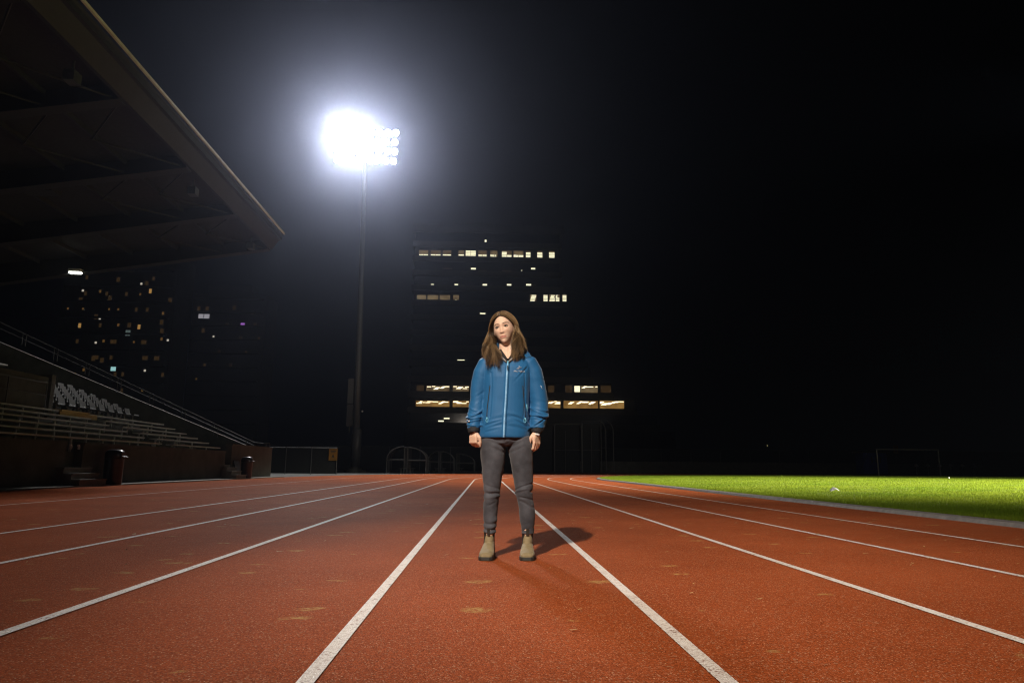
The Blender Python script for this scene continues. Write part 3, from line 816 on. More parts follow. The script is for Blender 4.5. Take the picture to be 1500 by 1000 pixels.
def mat_skin():
    m, nt, b = new_mat("skin")
    L = nt.links.new
    at = N(nt, "ShaderNodeAttribute", attribute_name="tint")
    tc = N(nt, "ShaderNodeTexCoord")
    n1 = N(nt, "ShaderNodeTexNoise", i_Scale=55.0, i_Detail=4); L(tc.outputs["Object"], n1.inputs["Vector"])
    rr = ramp(nt, n1.outputs["Fac"], [(0.3, 0.93), (0.7, 1.05)])
    mul = N(nt, "ShaderNodeMix", data_type='RGBA', blend_type='MULTIPLY'); mul.inputs[0].default_value = 1.0
    L(at.outputs["Color"], mul.inputs[6]); L(rr.outputs[0], mul.inputs[7])
    L(mul.outputs[2], b.inputs["Base Color"])
    b.inputs["Roughness"].default_value = 0.5
    b.inputs["Specular IOR Level"].default_value = 0.28
    b.inputs["Subsurface Weight"].default_value = 0.10
    b.inputs["Subsurface Radius"].default_value = (1.0, 0.35, 0.2)
    b.inputs["Subsurface Scale"].default_value = 0.006
    return m
def mat_cloth(name, c0, c1, scale, weave, rough, sheen=0.0, bstr=0.2):
    m = mat_noisy(name, c0, c1, scale, rough, bump=bstr, bscale=weave, bdist=0.002, spec=0.3)
    b = m.node_tree.nodes["Principled BSDF"]
    b.inputs["Sheen Weight"].default_value = sheen
    return m
M['skin'] = mat_skin()
M['jacket'] = mat_cloth("blue_shell_fabric", (0.012,0.094,0.240), (0.015,0.108,0.268), 9.0, 500.0, 0.58, 0.0, 0.1)
M['jacket'].node_tree.nodes['Principled BSDF'].inputs['Sheen Weight'].default_value = 0.22
M['jacket'].node_tree.nodes['Principled BSDF'].inputs['Sheen Roughness'].default_value = 0.35
M['jacket'].node_tree.nodes['Principled BSDF'].inputs['Specular IOR Level'].default_value = 0.3
M['lining'] = mat_cloth("grey_jacket_lining", (0.26,0.24,0.24), (0.34,0.31,0.31), 20.0, 300.0, 0.7)
M['shirt'] = mat_cloth("black_undershirt", (0.012,0.010,0.010), (0.022,0.018,0.018), 20.0, 300.0, 0.85)
M['cuff'] = mat_cloth("black_cuff_fabric", (0.012,0.012,0.014), (0.025,0.025,0.028), 20.0, 300.0, 0.8)
M['jeans'] = mat_cloth("charcoal_denim", (0.032,0.034,0.043), (0.058,0.060,0.073), 7.0, 700.0, 0.8, 0.1, 0.25)
M['boot'] = mat_cloth("khaki_suede", (0.17,0.13,0.07), (0.25,0.20,0.115), 14.0, 220.0, 0.75, 0.1)
M['gore'] = mat_cloth("dark_elastic", (0.018,0.013,0.010), (0.035,0.025,0.02), 60.0, 300.0, 0.8)
M['sole'] = mat_noisy("dark_rubber_sole", (0.018,0.017,0.016), (0.03,0.03,0.028), 20.0, 0.6, bump=0.1)
M['zip'] = mat_noisy("light_blue_zip", (0.16,0.36,0.62), (0.26,0.48,0.74), 60.0, 0.4, bump=0.1)
M['cord'] = mat_noisy("pale_blue_cord", (0.12,0.42,0.62), (0.20,0.55,0.75), 30.0, 0.5, bump=0)
M['print'] = mat_noisy("silver_print", (0.55,0.55,0.58), (0.65,0.65,0.68), 30.0, 0.5, bump=0)
M['eye'] = mat_noisy("eye_white", (0.50,0.46,0.43), (0.58,0.54,0.51), 50.0, 0.2, bump=0)
M['iris'] = mat_noisy("dark_iris", (0.03,0.022,0.014), (0.05,0.035,0.022), 200.0, 0.15, bump=0)
M['lash'] = mat_noisy("dark_lash", (0.018,0.012,0.010), (0.03,0.02,0.016), 50.0, 0.6, bump=0)
M['silver'] = mat_noisy("white_watch_band", (0.78,0.77,0.75), (0.86,0.85,0.83), 30.0, 0.3, bump=0)

def denim_fade(m):
    nt = m.node_tree; L = nt.links.new; b = nt.nodes['Principled BSDF']
    src = b.inputs['Base Color'].links[0].from_socket
    tc = N(nt, "ShaderNodeTexCoord"); mp = N(nt, "ShaderNodeMapping"); mp.inputs['Scale'].default_value = (38, 20, 150); L(tc.outputs['Object'], mp.inputs[0])
    n1 = N(nt, "ShaderNodeTexNoise", i_Scale=1.0, i_Detail=5, i_Roughness=0.7); L(mp.outputs[0], n1.inputs['Vector'])
    n2 = N(nt, "ShaderNodeTexNoise", i_Scale=7.0, i_Detail=2); L(tc.outputs['Object'], n2.inputs['Vector'])
    r1 = ramp(nt, n1.outputs['Fac'], [(0.3, 0.90), (0.7, 1.10)]); r2 = ramp(nt, n2.outputs['Fac'], [(0.35, 0.82), (0.68, 1.30)])
    m1 = N(nt, "ShaderNodeMix", data_type='RGBA', blend_type='MULTIPLY'); m1.inputs[0].default_value = 1.0; L(src, m1.inputs[6]); L(r1.outputs[0], m1.inputs[7])
    m2 = N(nt, "ShaderNodeMix", data_type='RGBA', blend_type='MULTIPLY'); m2.inputs[0].default_value = 1.0; L(m1.outputs[2], m2.inputs[6]); L(r2.outputs[0], m2.inputs[7])
    L(m2.outputs[2], b.inputs['Base Color'])
denim_fade(M['jeans'])
def mat_hair():
    m, nt, b = new_mat("brown_hair")
    L = nt.links.new
    at = N(nt, "ShaderNodeAttribute", attribute_name="shade")
    r = ramp(nt, at.outputs["Fac"], [(0.0, (0.030,0.017,0.009)), (0.5, (0.130,0.076,0.036)), (1.0, (0.52,0.35,0.185))])
    L(r.outputs[0], b.inputs["Base Color"])
    b.inputs["Roughness"].default_value = 0.28
    b.inputs["Specular IOR Level"].default_value = 0.6
    tr = N(nt, "ShaderNodeBsdfTranslucent"); L(r.outputs[0], tr.inputs[0])
    ms = N(nt, "ShaderNodeMixShader"); ms.inputs[0].default_value = 0.4
    L(b.outputs[0], ms.inputs[1]); L(tr.outputs[0], ms.inputs[2]); L(ms.outputs[0], nt.nodes["Material Output"].inputs[0])
    return m
M['hair'] = mat_hair()

# ---- mesh tools
def fnoise(P, freq, seed, octaves=3):
    r = np.random.default_rng(seed); out = np.zeros(len(P)); amp = 1.0; tot = 0
    for o in range(octaves):
        for k in range(5):
            d = r.normal(size=3); d /= np.linalg.norm(d)
            out += amp*np.sin(P @ (d*freq*(0.7+0.6*r.random())) + r.random()*6.283)
        tot += amp*1.6; amp *= 0.5; freq *= 2.0
    return out/tot
def gauss(x, s): return np.exp(-0.5*(x/s)**2)
def sstep(a, b, x):
    t = np.clip((x-a)/(b-a), 0, 1); return t*t*(3-2*t)

def ell_tube(mb, pts, rads, n=20, up=(0,-1,0), caps=True):
    """tube with elliptic sections: rads = (across, along 'up')"""
    pts = [Vector(p) for p in pts]; V, F = [], []
    for i, p in enumerate(pts):
        t = (pts[min(i+1,len(pts)-1)]-pts[max(i-1,0)]).normalized()
        u = Vector(up); u = (u-t*u.dot(t)).normalized(); wv = t.cross(u)
        ra, rb = rads[i] if isinstance(rads[i], (tuple, list)) else (rads[i], rads[i])
        for k in range(n):
            a = 2*math.pi*k/n
            V.append(p + wv*(math.cos(a)*ra) + u*(math.sin(a)*rb))
    for i in range(len(pts)-1):
        for k in range(n):
            k2 = (k+1)%n; F.append((i*n+k, i*n+k2, (i+1)*n+k2, (i+1)*n+k))
    if caps: F.append(tuple(range(n))[::-1]); F.append(tuple(range((len(pts)-1)*n, len(pts)*n)))
    mb.add(V, F)
def ball(mb, c, r, rot=None, nu=20, nv=14):
    V, F = [], []
    rr = r if isinstance(r, (tuple, list)) else (r, r, r)
    for j in range(nv+1):
        t = math.pi*j/nv
        for k in range(nu):
            a = 2*math.pi*k/nu
            v = Vector((rr[0]*math.sin(t)*math.cos(a), rr[1]*math.sin(t)*math.sin(a), rr[2]*math.cos(t)))
            if rot: v = rot @ v
            V.append(Vector(c)+v)
    for j in range(nv):
        for k in range(nu):
            k2 = (k+1)%nu; F.append((j*nu+k, (j+1)*nu+k, (j+1)*nu+k2, j*nu+k2))
    mb.add(V, F)
def capsule_chain(mb, pts, rad, n=12):
    """rounded chain: tube through the joints with dense ends"""
    P = [Vector(p) for p in pts]; Q, RR = [], []
    d0 = (P[0]-P[1]).normalized(); d1 = (P[-1]-P[-2]).normalized()
    for a in (80, 55, 30): Q.append(P[0]+d0*rad[0]*math.sin(R(a))); RR.append(rad[0]*math.cos(R(a)))
    for i in range(len(P)-1):
        for k in range(4):
            t = k/4; Q.append(P[i].lerp(P[i+1], t)); RR.append(rad[i]*(1-t)+rad[i+1]*t)
    Q.append(P[-1]); RR.append(rad[-1])
    for a in (30, 55, 80): Q.append(P[-1]+d1*rad[-1]*math.sin(R(a))); RR.append(rad[-1]*math.cos(R(a)))
    mb.tube(Q, RR, n)
def remesh(mb, voxel, smooth=0, factor=0.5):
    me = bpy.data.meshes.new("tmp"); me.from_pydata(mb.V, [], mb.F); me.update()
    o = bpy.data.objects.new("tmp", me); COL.objects.link(o)
    md = o.modifiers.new("r", 'REMESH'); md.mode = 'VOXEL'; md.voxel_size = voxel; md.adaptivity = 0
    if smooth:
        ms = o.modifiers.new("s", 'SMOOTH'); ms.iterations = smooth; ms.factor = factor
    dg = bpy.context.evaluated_depsgraph_get()
    out = bpy.data.meshes.new_from_object(o.evaluated_get(dg))
    bpy.data.objects.remove(o); bpy.data.meshes.remove(me)
    return out
def coords(me):
    a = np.empty(len(me.vertices)*3); me.vertices.foreach_get("co", a); return a.reshape(-1, 3)
def normals(me):
    a = np.empty(len(me.vertices)*3); me.vertices.foreach_get("normal", a); return a.reshape(-1, 3)
def set_coords(me, P): me.vertices.foreach_set("co", P.ravel()); me.update()
def finish(me, name, mats, parent):
    P = coords(me); P[:,2] -= ZF; P *= S_; set_coords(me, P)
    me.name = name; me.materials.clear()
    for m in (mats if isinstance(mats, list) else [mats]): me.materials.append(m)
    me.polygons.foreach_set("use_smooth", [True]*len(me.polygons))
    o = bpy.data.objects.new(name, me)
    return link(o, parent)
def part(mb, name, mat, parent, smooth=True):
    mb.V = [T_(v) for v in mb.V]
    return mb.build(name, mat, parent, smooth)

# ---- head
HC = Vector((-0.023, 0.008, 1.546))
HR = (Matrix.Rotation(R(-15), 3, 'Z') @ Matrix.Rotation(R(-10.5), 3, 'Y') @ Matrix.Rotation(R(2), 3, 'X'))
def H2P(v): return HC + HR @ Vector(v)
def head_mesh():
    nu, nv = 200, 150
    th_ = np.linspace(0.001, math.pi-0.001, nv+1)
    ph = np.linspace(0, 2*math.pi, nu, endpoint=False)
    TH, PH = np.meshgrid(th_, ph, indexing='ij')
    dx = np.sin(TH)*np.sin(PH); dy = -np.sin(TH)*np.cos(PH); dz = np.cos(TH)
    x = 0.0672*np.sign(dx)*np.abs(dx)**0.94; y = 0.092*dy; z = 0.116*dz
    y = np.where(y < 0, y*0.93, y*1.02)
    # jaw: narrow below the cheekbones, pull the nape in
    low = np.clip(-z/0.116, 0, 1)
    x = x*(1 - 0.36*sstep(0.18, 1.0, low)) * (1 + 0.03*gauss(z+0.012, 0.03))
    x = x*(1-0.06*sstep(0.2, 1.0, np.clip(z/0.116, 0, 1))*(dy < 0))
    y = np.where(y > 0, y*(1-0.55*sstep(0.15, 0.9, low)), y)
    y = np.where(y < 0, y*(1 + 0.26*sstep(0.25, 0.95, low)), y)
    front = sstep(0.1, 0.6, -dy)
    g = lambda cx, cz, sx, sz: gauss(x-cx, sx)*gauss(z-cz, sz)
    f = np.zeros_like(x)
    # nose: bridge growing to the tip, then a fast turn under
    t = np.clip((0.022-z)/0.054, 0, 1)
    ridge = np.where(z > -0.032, 0.004+0.0100*t**1.4, 0.0140*np.exp(-((-0.032-z)/0.0115)**2))
    ridge = np.where(z > 0.022, 0.004*np.exp(-((z-0.022)/0.018)**2), ridge)
    f += ridge*gauss(x, 0.0054+0.0021*t)
    f += 0.0056*(g(0.0103,-0.0310,0.0046,0.0055)+g(-0.0103,-0.0310,0.0050,0.0055))
    f -= 0.0030*(g(0.007,-0.0390,0.0035,0.0025)+g(-0.007,-0.0390,0.0035,0.0025))
    # sockets, brow, cheeks
    for s in (-1, 1):
        f -= 0.0085*g(s*0.030, 0.006, 0.0145, 0.0090)
        f -= 0.0040*g(s*0.017, 0.007, 0.006, 0.010)
        f += 0.0018*g(s*0.030, 0.027, 0.018, 0.007)
        f += 0.0055*g(s*0.042, -0.022, 0.016, 0.016)
        f -= 0.0020*g(s*0.036, -0.050, 0.012, 0.016)
    # mouth and chin
    f += 0.0030*g(0, -0.0580, 0.019, 0.0100)
    f += 0.0017*g(0, -0.0540, 0.014, 0.0028) + 0.0024*g(0, -0.0640, 0.013, 0.0036)
    f -= 0.0046*gauss(x, 0.020)*gauss(z+0.0590-0.0022*(x/0.02)**2, 0.0014)
    f -= 0.0010*gauss(x, 0.003)*gauss(z+0.0485, 0.004)
    f -= 0.0026*g(0, -0.0745, 0.018, 0.0050)
    f += 0.0070*g(0, -0.0950, 0.018, 0.0130)
    y = y - f*front
    z = np.where(z < 0, z*1.085, z)
    V = [tuple(H2P(p)) for p in zip(x.ravel(), y.ravel(), z.ravel())]
    F = [(j*nu+k, (j+1)*nu+k, (j+1)*nu+(k+1)%nu, j*nu+(k+1)%nu) for j in range(nv) for k in range(nu)]
    return V, F[:], None
bm_ = MB()
hv_, hf_, _ = head_mesh()
# close the poles
nu = 200
hf_.append(tuple(range(nu))); hf_.append(tuple(range(150*nu, 151*nu))[::-1])
bm_.add(hv_, [f[::-1] for f in hf_])
for s in (-1, 1):
    ball(bm_, H2P((s*0.068, 0.010, -0.004)), (0.007, 0.017, 0.029), HR @ Matrix.Rotation(R(12), 3, 'X') @ Matrix.Rotation(R(s*14), 3, 'Z'))
    ball(bm_, H2P((s*0.068, 0.002, -0.028)), (0.005, 0.008, 0.010), HR)
# neck and trunk
nb_ = H2P((0, 0.034, -0.07))
ell_tube(bm_, [nb_+Vector((0,0.0,0.05)), nb_, (-0.006,0.030,1.425), (0.0,0.028,1.375), (0.0,0.02,1.34), (0,0.015,1.30)],
         [(0.050,0.052),(0.050,0.053),(0.050,0.053),(0.056,0.056),(0.075,0.062),(0.12,0.075)], 28)
for s in (-1, 1):   # collar bones / neck muscles
    capsule_chain(bm_, [H2P((s*0.045,0.02,-0.06)), (s*0.018,-0.036,1.345)], [0.012, 0.010])
    capsule_chain(bm_, [(s*0.015,-0.045,1.332), (s*0.10,-0.02,1.352)], [0.009, 0.008])
ell_tube(bm_, [(0,0.01,1.345),(0,0.005,1.30),(0,0,1.18),(0,0.005,1.03),(0,0.01,0.90),(0,0.01,0.78)],
         [(0.12,0.06),(0.145,0.075),(0.135,0.085),(0.11,0.075),(0.14,0.085),(0.13,0.08)], 28)
arms = {-1: [(-0.150,0.0,1.315),(-0.178,0.012,1.17),(-0.198,0.02,1.05),(-0.212,-0.005,0.93),(-0.217,-0.025,0.835)],
         1: [(0.160,0.0,1.325),(0.198,0.012,1.17),(0.218,0.02,1.05),(0.213,-0.005,0.93),(0.196,-0.025,0.835)]}
for s in (-1, 1):
    ell_tube(bm_, arms[s], [(0.042,0.045),(0.036,0.038),(0.032,0.034),(0.027,0.03),(0.020,0.025)], 18)
# hands: relaxed, half closed
def hand(mb, s, wr, curl):
    """s: +1 her left (right in the photo); hand hangs down, back of the hand outward and forward"""
    wv = Vector(wr)
    tw = Matrix.Rotation(R(-s*38), 3, 'Z')     # back of the hand turned toward the camera
    def P(x, y, z): return wv + tw @ Vector((x*s, y, z))
    # palm: local x = thickness (outward +), y = width (thumb side -), z down
    for k in range(5):
        y = -0.028+0.014*k
        capsule_chain(mb, [P(0.0, y*0.55, 0.0), P(0.006, y*0.9, -0.035), P(0.006, y, -0.068-0.004*math.cos(k-1.5))], [0.0125,0.0135,0.0105])
    fl = [0.040, 0.045, 0.042, 0.033]
    for k in range(4):
        y = -0.029+0.0195*k
        a1, a2, a3 = [R(c_) for c_ in curl[k]]
        p0 = P(0.008, y, -0.070); L1, L2, L3 = fl[k], fl[k]*0.62, fl[k]*0.5
        d = lambda a: Vector((-math.sin(a), 0, -math.cos(a)))
        q1 = Vector((0.008, y, -0.070)) + d(a1)*L1
        q2 = q1 + d(a2)*L2; q3 = q2 + d(a3)*L3
        capsule_chain(mb, [p0, P(*q1), P(*q2), P(*q3)], [0.0098,0.0086,0.0077,0.0064])
    capsule_chain(mb, [P(-0.004,-0.020,-0.016), P(-0.014,-0.042,-0.044), P(-0.020,-0.043,-0.074), P(-0.026,-0.034,-0.096)], [0.0135,0.0120,0.0095,0.0072])
hand(bm_, -1, (-0.216,-0.026,0.838), [(58,122,165),(52,118,160),(50,112,155),(52,108,150)])
hand(bm_, 1, (0.196,-0.026,0.838), [(14,62,92),(12,58,88),(14,60,90),(20,66,96)])
# legs and feet inside the clothes
legs = {-1: [(-0.070,0.01,0.82),(-0.086,0.0,0.60),(-0.095,-0.008,0.44),(-0.101,0.0,0.27),(-0.106,0.01,0.12)],
         1: [(0.078,0.01,0.82),(0.111,0.0,0.60),(0.122,-0.008,0.44),(0.143,0.0,0.27),(0.148,0.01,0.12)]}
for s in (-1, 1):
    ell_tube(bm_, legs[s], [(0.062,0.07),(0.055,0.062),(0.040,0.046),(0.034,0.040),(0.026,0.030)], 18)
    ax = legs[s][-1][0]
    capsule_chain(bm_, [(ax,0.03,0.085),(ax-0.004,-0.06,0.07),(ax-0.008,-0.12,0.055)], [0.024,0.024,0.018])
body = remesh(bm_, 0.0027, 2, 0.4)
# skin tint by place; shade of lids, nostrils and mouth line painted in
P = coords(body)
HRn = np.array(HR); loc = (P-np.array(HC)) @ HRn     # head-local
hx, hy, hz_ = loc[:,0], loc[:,1], loc[:,2]
col = np.tile(np.array([0.66, 0.445, 0.335]), (len(P), 1))
hz_ = np.where(hz_ < 0, hz_/1.085, hz_)
face = (hy < -0.02) & (np.abs(hx) < 0.09) & (np.abs(hz_) < 0.13)
def mixc(wgt, c):
    global col
    wgt = (wgt*face)[:,None]; col = col*(1-wgt) + np.array(c)*wgt
for s in (-1, 1):
    mixc(0.12*gauss(hx-s*0.042, 0.017)*gauss(hz_+0.022, 0.013), (0.66,0.33,0.25))
    mixc(0.50*gauss(hx-s*0.030, 0.015)*gauss(hz_-0.010, 0.006), (0.40,0.24,0.17))
    mixc(0.10*gauss(hx-s*0.029, 0.013)*gauss(hz_+0.010, 0.004), (0.36,0.20,0.15))
    # brows: a soft arch
    arch = 0.0255 + 0.004*(1-((hx-s*0.034)/0.020)**2)
    mixc(0.92*sstep(0.0046, 0.0022, np.abs(hz_-arch))*sstep(0.023, 0.016, np.abs(hx-s*0.033)), (0.055,0.030,0.018))
mixc(0.10*gauss(hx, 0.010)*gauss(hz_+0.028, 0.008), (0.62,0.30,0.22))
lipw = sstep(0.0265, 0.019, np.abs(hx))
mixc(0.85*lipw*sstep(0.0088, 0.0058, np.abs(hz_+0.0600)+0.10*np.abs(hx)), (0.50,0.19,0.16))
mixc(0.75*lipw*sstep(0.0022, 0.0008, np.abs(hz_+0.0590-0.0022*(hx/0.02)**2)), (0.20,0.075,0.06))
for s in (-1, 1):
    mixc(0.25*gauss(hx-s*0.0065, 0.0030)*gauss(hz_+0.0390, 0.0018), (0.12,0.05,0.04))
attr = body.color_attributes.new("tint", 'FLOAT_COLOR', 'POINT')
attr.data.foreach_set("color", np.hstack([col, np.ones((len(col),1))]).ravel())
woman = finish(body, "person", M['skin'], None)
woman.location = (PX, PY, 0)
tag(woman, woman_label, "person")

# eyes: eyeball, iris, lash line
for s in (-1, 1):
    ec = Vector((s*0.0300, -0.0685, 0.0045))
    eb = MB(); ball(eb, H2P(ec), (0.0138, 0.0110, 0.0062), HR)
    e_o = part(eb, "eye", M['eye'], woman)
    ir = MB(); ball(ir, H2P(ec+Vector((-0.0008, -0.0088, 0.0004))), (0.0062, 0.0030, 0.0058), HR)
    part(ir, "iris", M['iris'], e_o)
    ls = MB(); pts = []
    for k in range(9):
        t = -1+2*k/8; pts.append(H2P(ec+Vector((t*0.0150, -0.0100+0.0075*t*t, 0.0052-0.0052*t*t+0.0010*t*s))))
    ls.tube(pts, [0.0014,0.0023,0.0029,0.0032,0.0034,0.0034,0.0032,0.0026,0.0016], 6)
    part(ls, "eyelash", M['lash'], e_o)

# ---- trousers
tb = MB()
ell_tube(tb, [(-0.008,0.008,0.86),(-0.006,0.008,0.80),(-0.002,0.008,0.765),(0.0,0.008,0.745)], [(0.158,0.108),(0.166,0.112),(0.150,0.105),(0.10,0.08)], 36)
LG = {-1: [(-0.086,0.006,0.80,.084,.098),(-0.088,0.003,0.74,.086,.096),(-0.089,0.0,0.66,.080,.088),(-0.089,-0.004,0.578,.0715,.079),(-0.092,-0.008,0.50,.0600,.068),(-0.094,-0.012,0.445,.0535,.060),(-0.096,-0.006,0.40,.0500,.056),(-0.100,0.006,0.34,.0505,.060),(-0.101,0.010,0.27,.0450,.055),(-0.103,0.012,0.215,.0405,.048),(-0.104,0.014,0.184,.0415,.048)],
       1: [(0.086,0.006,0.80,.084,.098),(0.094,0.003,0.74,.086,.096),(0.104,0.0,0.66,.078,.088),(0.112,-0.004,0.578,.0695,.079),(0.117,-0.008,0.50,.0620,.068),(0.121,-0.012,0.445,.0570,.060),(0.128,-0.006,0.40,.0530,.056),(0.140,0.006,0.34,.0520,.060),(0.145,0.010,0.27,.0490,.055),(0.146,0.012,0.205,.0440,.048),(0.146,0.014,0.178,.0450,.048)]}
for s in (-1, 1):
    ell_tube(tb, [p[:3] for p in LG[s]], [(p[3], p[4]) for p in LG[s]], 32)
tm = remesh(tb, 0.0036, 5, 0.5)
P = coords(tm); NN = normals(tm); z = P[:,2]; x = P[:,0]
sx = np.sign(x)
dsp = 0.0016*fnoise(P*np.array([1,1,1.4]), 38, 21)
kz = np.where(sx < 0, 0.435, 0.425)
warp = 0.010*fnoise(P, 18, 5, 2)
for off, amp, sg in ((0.0, -0.0085, 0.0075), (0.020, 0.0045, 0.010), (-0.021, 0.0050, 0.009), (-0.040, -0.0045, 0.006), (0.046, -0.0035, 0.007), (-0.066, -0.003, 0.007)):
    wob = fnoise(P*np.array([1,1,0.3]), 26, int(1000*abs(off))+7, 2)
    dsp += 1.15*amp*gauss(z-kz-off-1.6*warp-(0.12+6*off)*(x-sx*0.11)*sx, 0.75*sg)*np.clip(0.45+0.9*wob-2.5*P[:,1], 0, 1.2)
az = np.where(sx < 0, 0.205, 0.20)
for off, amp, sg in ((0.0, -0.006, 0.006), (0.018, 0.005, 0.009), (-0.018, 0.006, 0.010), (0.040, -0.004, 0.006), (0.06, 0.003, 0.01)):
    wob = fnoise(P*np.array([1,1,0.3]), 30, int(1000*abs(off))+17, 2)
    dsp += 0.8*amp*gauss(z-az-off-1.5*warp-0.25*(x-sx*0.12), sg)*np.clip(0.5+0.9*wob, 0, 1.2)
cz = z-0.735-0.35*np.abs(x)
for off, amp in ((0.0, -0.004), (0.03, -0.003), (-0.035, -0.003)):
    dsp += amp*gauss(cz-off-0.5*warp, 0.007)*sstep(0.16, 0.03, np.abs(x))
set_coords(tm, P + NN*dsp[:,None])
jeans = finish(tm, "jeans", M['jeans'], woman)

# ---- boots
for s in (-1, 1):
    ax = -0.106 if s < 0 else 0.146
    toe = Matrix.Rotation(R(-7 if s < 0 else -4), 3, 'Z')
    bb = MB()
    def B(x, y, z): return Vector((ax, 0.012, ZF)) + toe @ Vector((x, y, z))
    #            y      half-width  height(top)  
    secs = [(0.062,.026,.060),(0.055,.033,.082),(0.03,.037,.100),(0.0,.039,.105),(-0.04,.041,.098),(-0.08,.044,.082),(-0.12,.048,.066),(-0.155,.047,.056),(-0.182,.038,.048),(-0.196,.022,.036)]
    V, F = [], []; n = 20
    for (yy_, hw, ht) in secs:
        for k in range(n):
            a = 2*math.pi*k/n; cx_, sz = math.cos(a), math.sin(a)
            xw = hw*np.sign(cx_)*abs(cx_)**0.7
            zz_ = 0.012 + (ht-0.012)*(0.5+0.5*np.sign(sz)*abs(sz)**(0.8 if sz > 0 else 0.5))
            if sz > 0: xw *= 1-0.45*(sz**1.5)*(0.6 if yy_ < -0.1 else 0.3)
            V.append(B(xw, yy_, zz_))
    for i in range(len(secs)-1):
        for k in range(n): F.append((i*n+k, i*n+(k+1)%n, (i+1)*n+(k+1)%n, (i+1)*n+k))
    F.append(tuple(range(n))[::-1]); F.append(tuple(range((len(secs)-1)*n, len(secs)*n)))
    bb.add(V, F)
    ell_tube(bb, [B(0,0.012,0.05),B(0,0.006,0.09),B(0,0.008,0.12),B(0,0.012,0.15),B(0,0.014,0.170)], [(0.036,0.052),(0.037,0.055),(0.035,0.050),(0.036,0.048),(0.0385,0.049)], 24)
    for k in range(3):
        pass
    bmsh = remesh(bb, 0.0035, 4, 0.5)
    Pq = coords(bmsh); Nq = normals(bmsh)
    dq = 0.0012*fnoise(Pq, 60, 31+s) - 0.002*gauss(Pq[:,2]-ZF-0.093-0.004*fnoise(Pq, 30, 3, 1), 0.004)*(Pq[:,1] < -0.0)
    set_coords(bmsh, Pq+Nq*dq[:,None])
    bo = finish(bmsh, "boot", [M['boot'], M['gore']], woman)
    # elastic side gores: the V between vamp and heel
    cen = np.array([p.center[:] for p in bo.data.polygons]); bcx = np.array(T_(B(0,0,0)))
    zz_ = cen[:,2]/S_; yl = (cen[:,1]-bcx[1])/S_
    vhalf = 0.006 + 0.030*np.clip((zz_-0.060)/0.10, 0, 1)
    gore = (zz_ > 0.065) & (zz_ < 0.172) & (np.abs(yl-0.002) < vhalf) & (np.abs(cen[:,0]-bcx[0]) > 0.018)
    bo.data.polygons.foreach_set("material_index", gore.astype(np.int32))
    so = MB()
    outl = [(0.068,.022),(0.060,.034),(0.03,.040),(-0.01,.040),(-0.05,.041),(-0.09,.046),(-0.13,.0515),(-0.165,.049),(-0.190,.040),(-0.203,.024)]
    poly = [(w_, y_) for y_, w_ in outl] + [(-w_, y_) for y_, w_ in outl[::-1]]
    m_ = len(poly); V = []
    for zz2, k in ((0.0,0.985),(0.004,1.0),(0.019,1.0),(0.023,0.975)):
        V += [B(px*k, py*k, zz2) for px, py in poly]
    F = [tuple(range(m_)), tuple(range(3*m_, 4*m_))[::-1]] + [(r*m_+i, (r+1)*m_+i, (r+1)*m_+(i+1)%m_, r*m_+(i+1)%m_) for r in range(3) for i in range(m_)]
    so.add(V, [f[::-1] for f in F]); so.V = [tuple(v) for v in so.V]
    part(so, "sole", M['sole'], bo, False)
    for yt in (-0.040, 0.066):
        tbm = MB(); q = []
        for k in range(7):
            a = math.pi*k/6; q.append(B(0, yt*0.95+(-0.004 if yt < 0 else 0.004)*math.sin(a), 0.150+0.046*math.sin(a) if k not in (0,6) else 0.150))
        for (xa) in (-0.010, 0.0, 0.010):
            pass
        Vt = [B(x_, yt+dy_, z_) for (x_, dy_, z_) in ((-.009,-.008,.140),(.009,-.008,.140),(.009,-.012,.186),(-.009,-.012,.186),(-.009,.003,.140),(.009,.003,.140),(.009,-.009,.186),(-.009,-.009,.186))]
        tbm.add(Vt, [(0,1,2,3),(7,6,5,4),(0,4,5,1),(1,5,6,2),(2,6,7,3),(3,7,4,0)])
        part(tbm, "pull_tab", M['gore'], bo, False)

# ---- jacket shell
jb = MB()
def ring(mb_rows, zf, cx, rx, ry, cy=0.005, tilt=0.0, n=48, ex=0.85):
    row = []
    for k in range(n):
        a = 2*math.pi*k/n; ca, sa = math.cos(a), math.sin(a)
        row.append((cx+rx*np.sign(ca)*abs(ca)**ex, cy+ry*np.sign(sa)*abs(sa)**0.95, zf + tilt*(sa)))
    mb_rows.append(row)
rows = []
ring(rows, 0.797, -0.012, 0.166, 0.122)
ring(rows, 0.812, -0.012, 0.170, 0.126)
ring(rows, 0.88, -0.011, 0.170, 0.126)
ring(rows, 0.96, -0.009, 0.166, 0.125)
ring(rows, 1.04, -0.006, 0.163, 0.124)
ring(rows, 1.12, -0.003, 0.164, 0.125)
ring(rows, 1.20, 0.0, 0.168, 0.126)
ring(rows, 1.27, 0.001, 0.176, 0.120, 0.007)
ring(rows, 1.320, 0.001, 0.174, 0.104, 0.010, 0.012)
ring(rows, 1.352, 0.001, 0.148, 0.086, 0.013, 0.020)
ring(rows, 1.374, 0.001, 0.112, 0.078, 0.015, 0.032)
ring(rows, 1.384, 0.001, 0.088, 0.075, 0.016, 0.045)
V = [p for r_ in rows for p in r_]; n = 48
F = [(i*n+k, i*n+(k+1)%n, (i+1)*n+(k+1)%n, (i+1)*n+k) for i in range(len(rows)-1) for k in range(n)]
F.append(tuple(range(n))[::-1]); F.append(tuple(range((len(rows)-1)*n, len(rows)*n)))
jb.add(V, F)
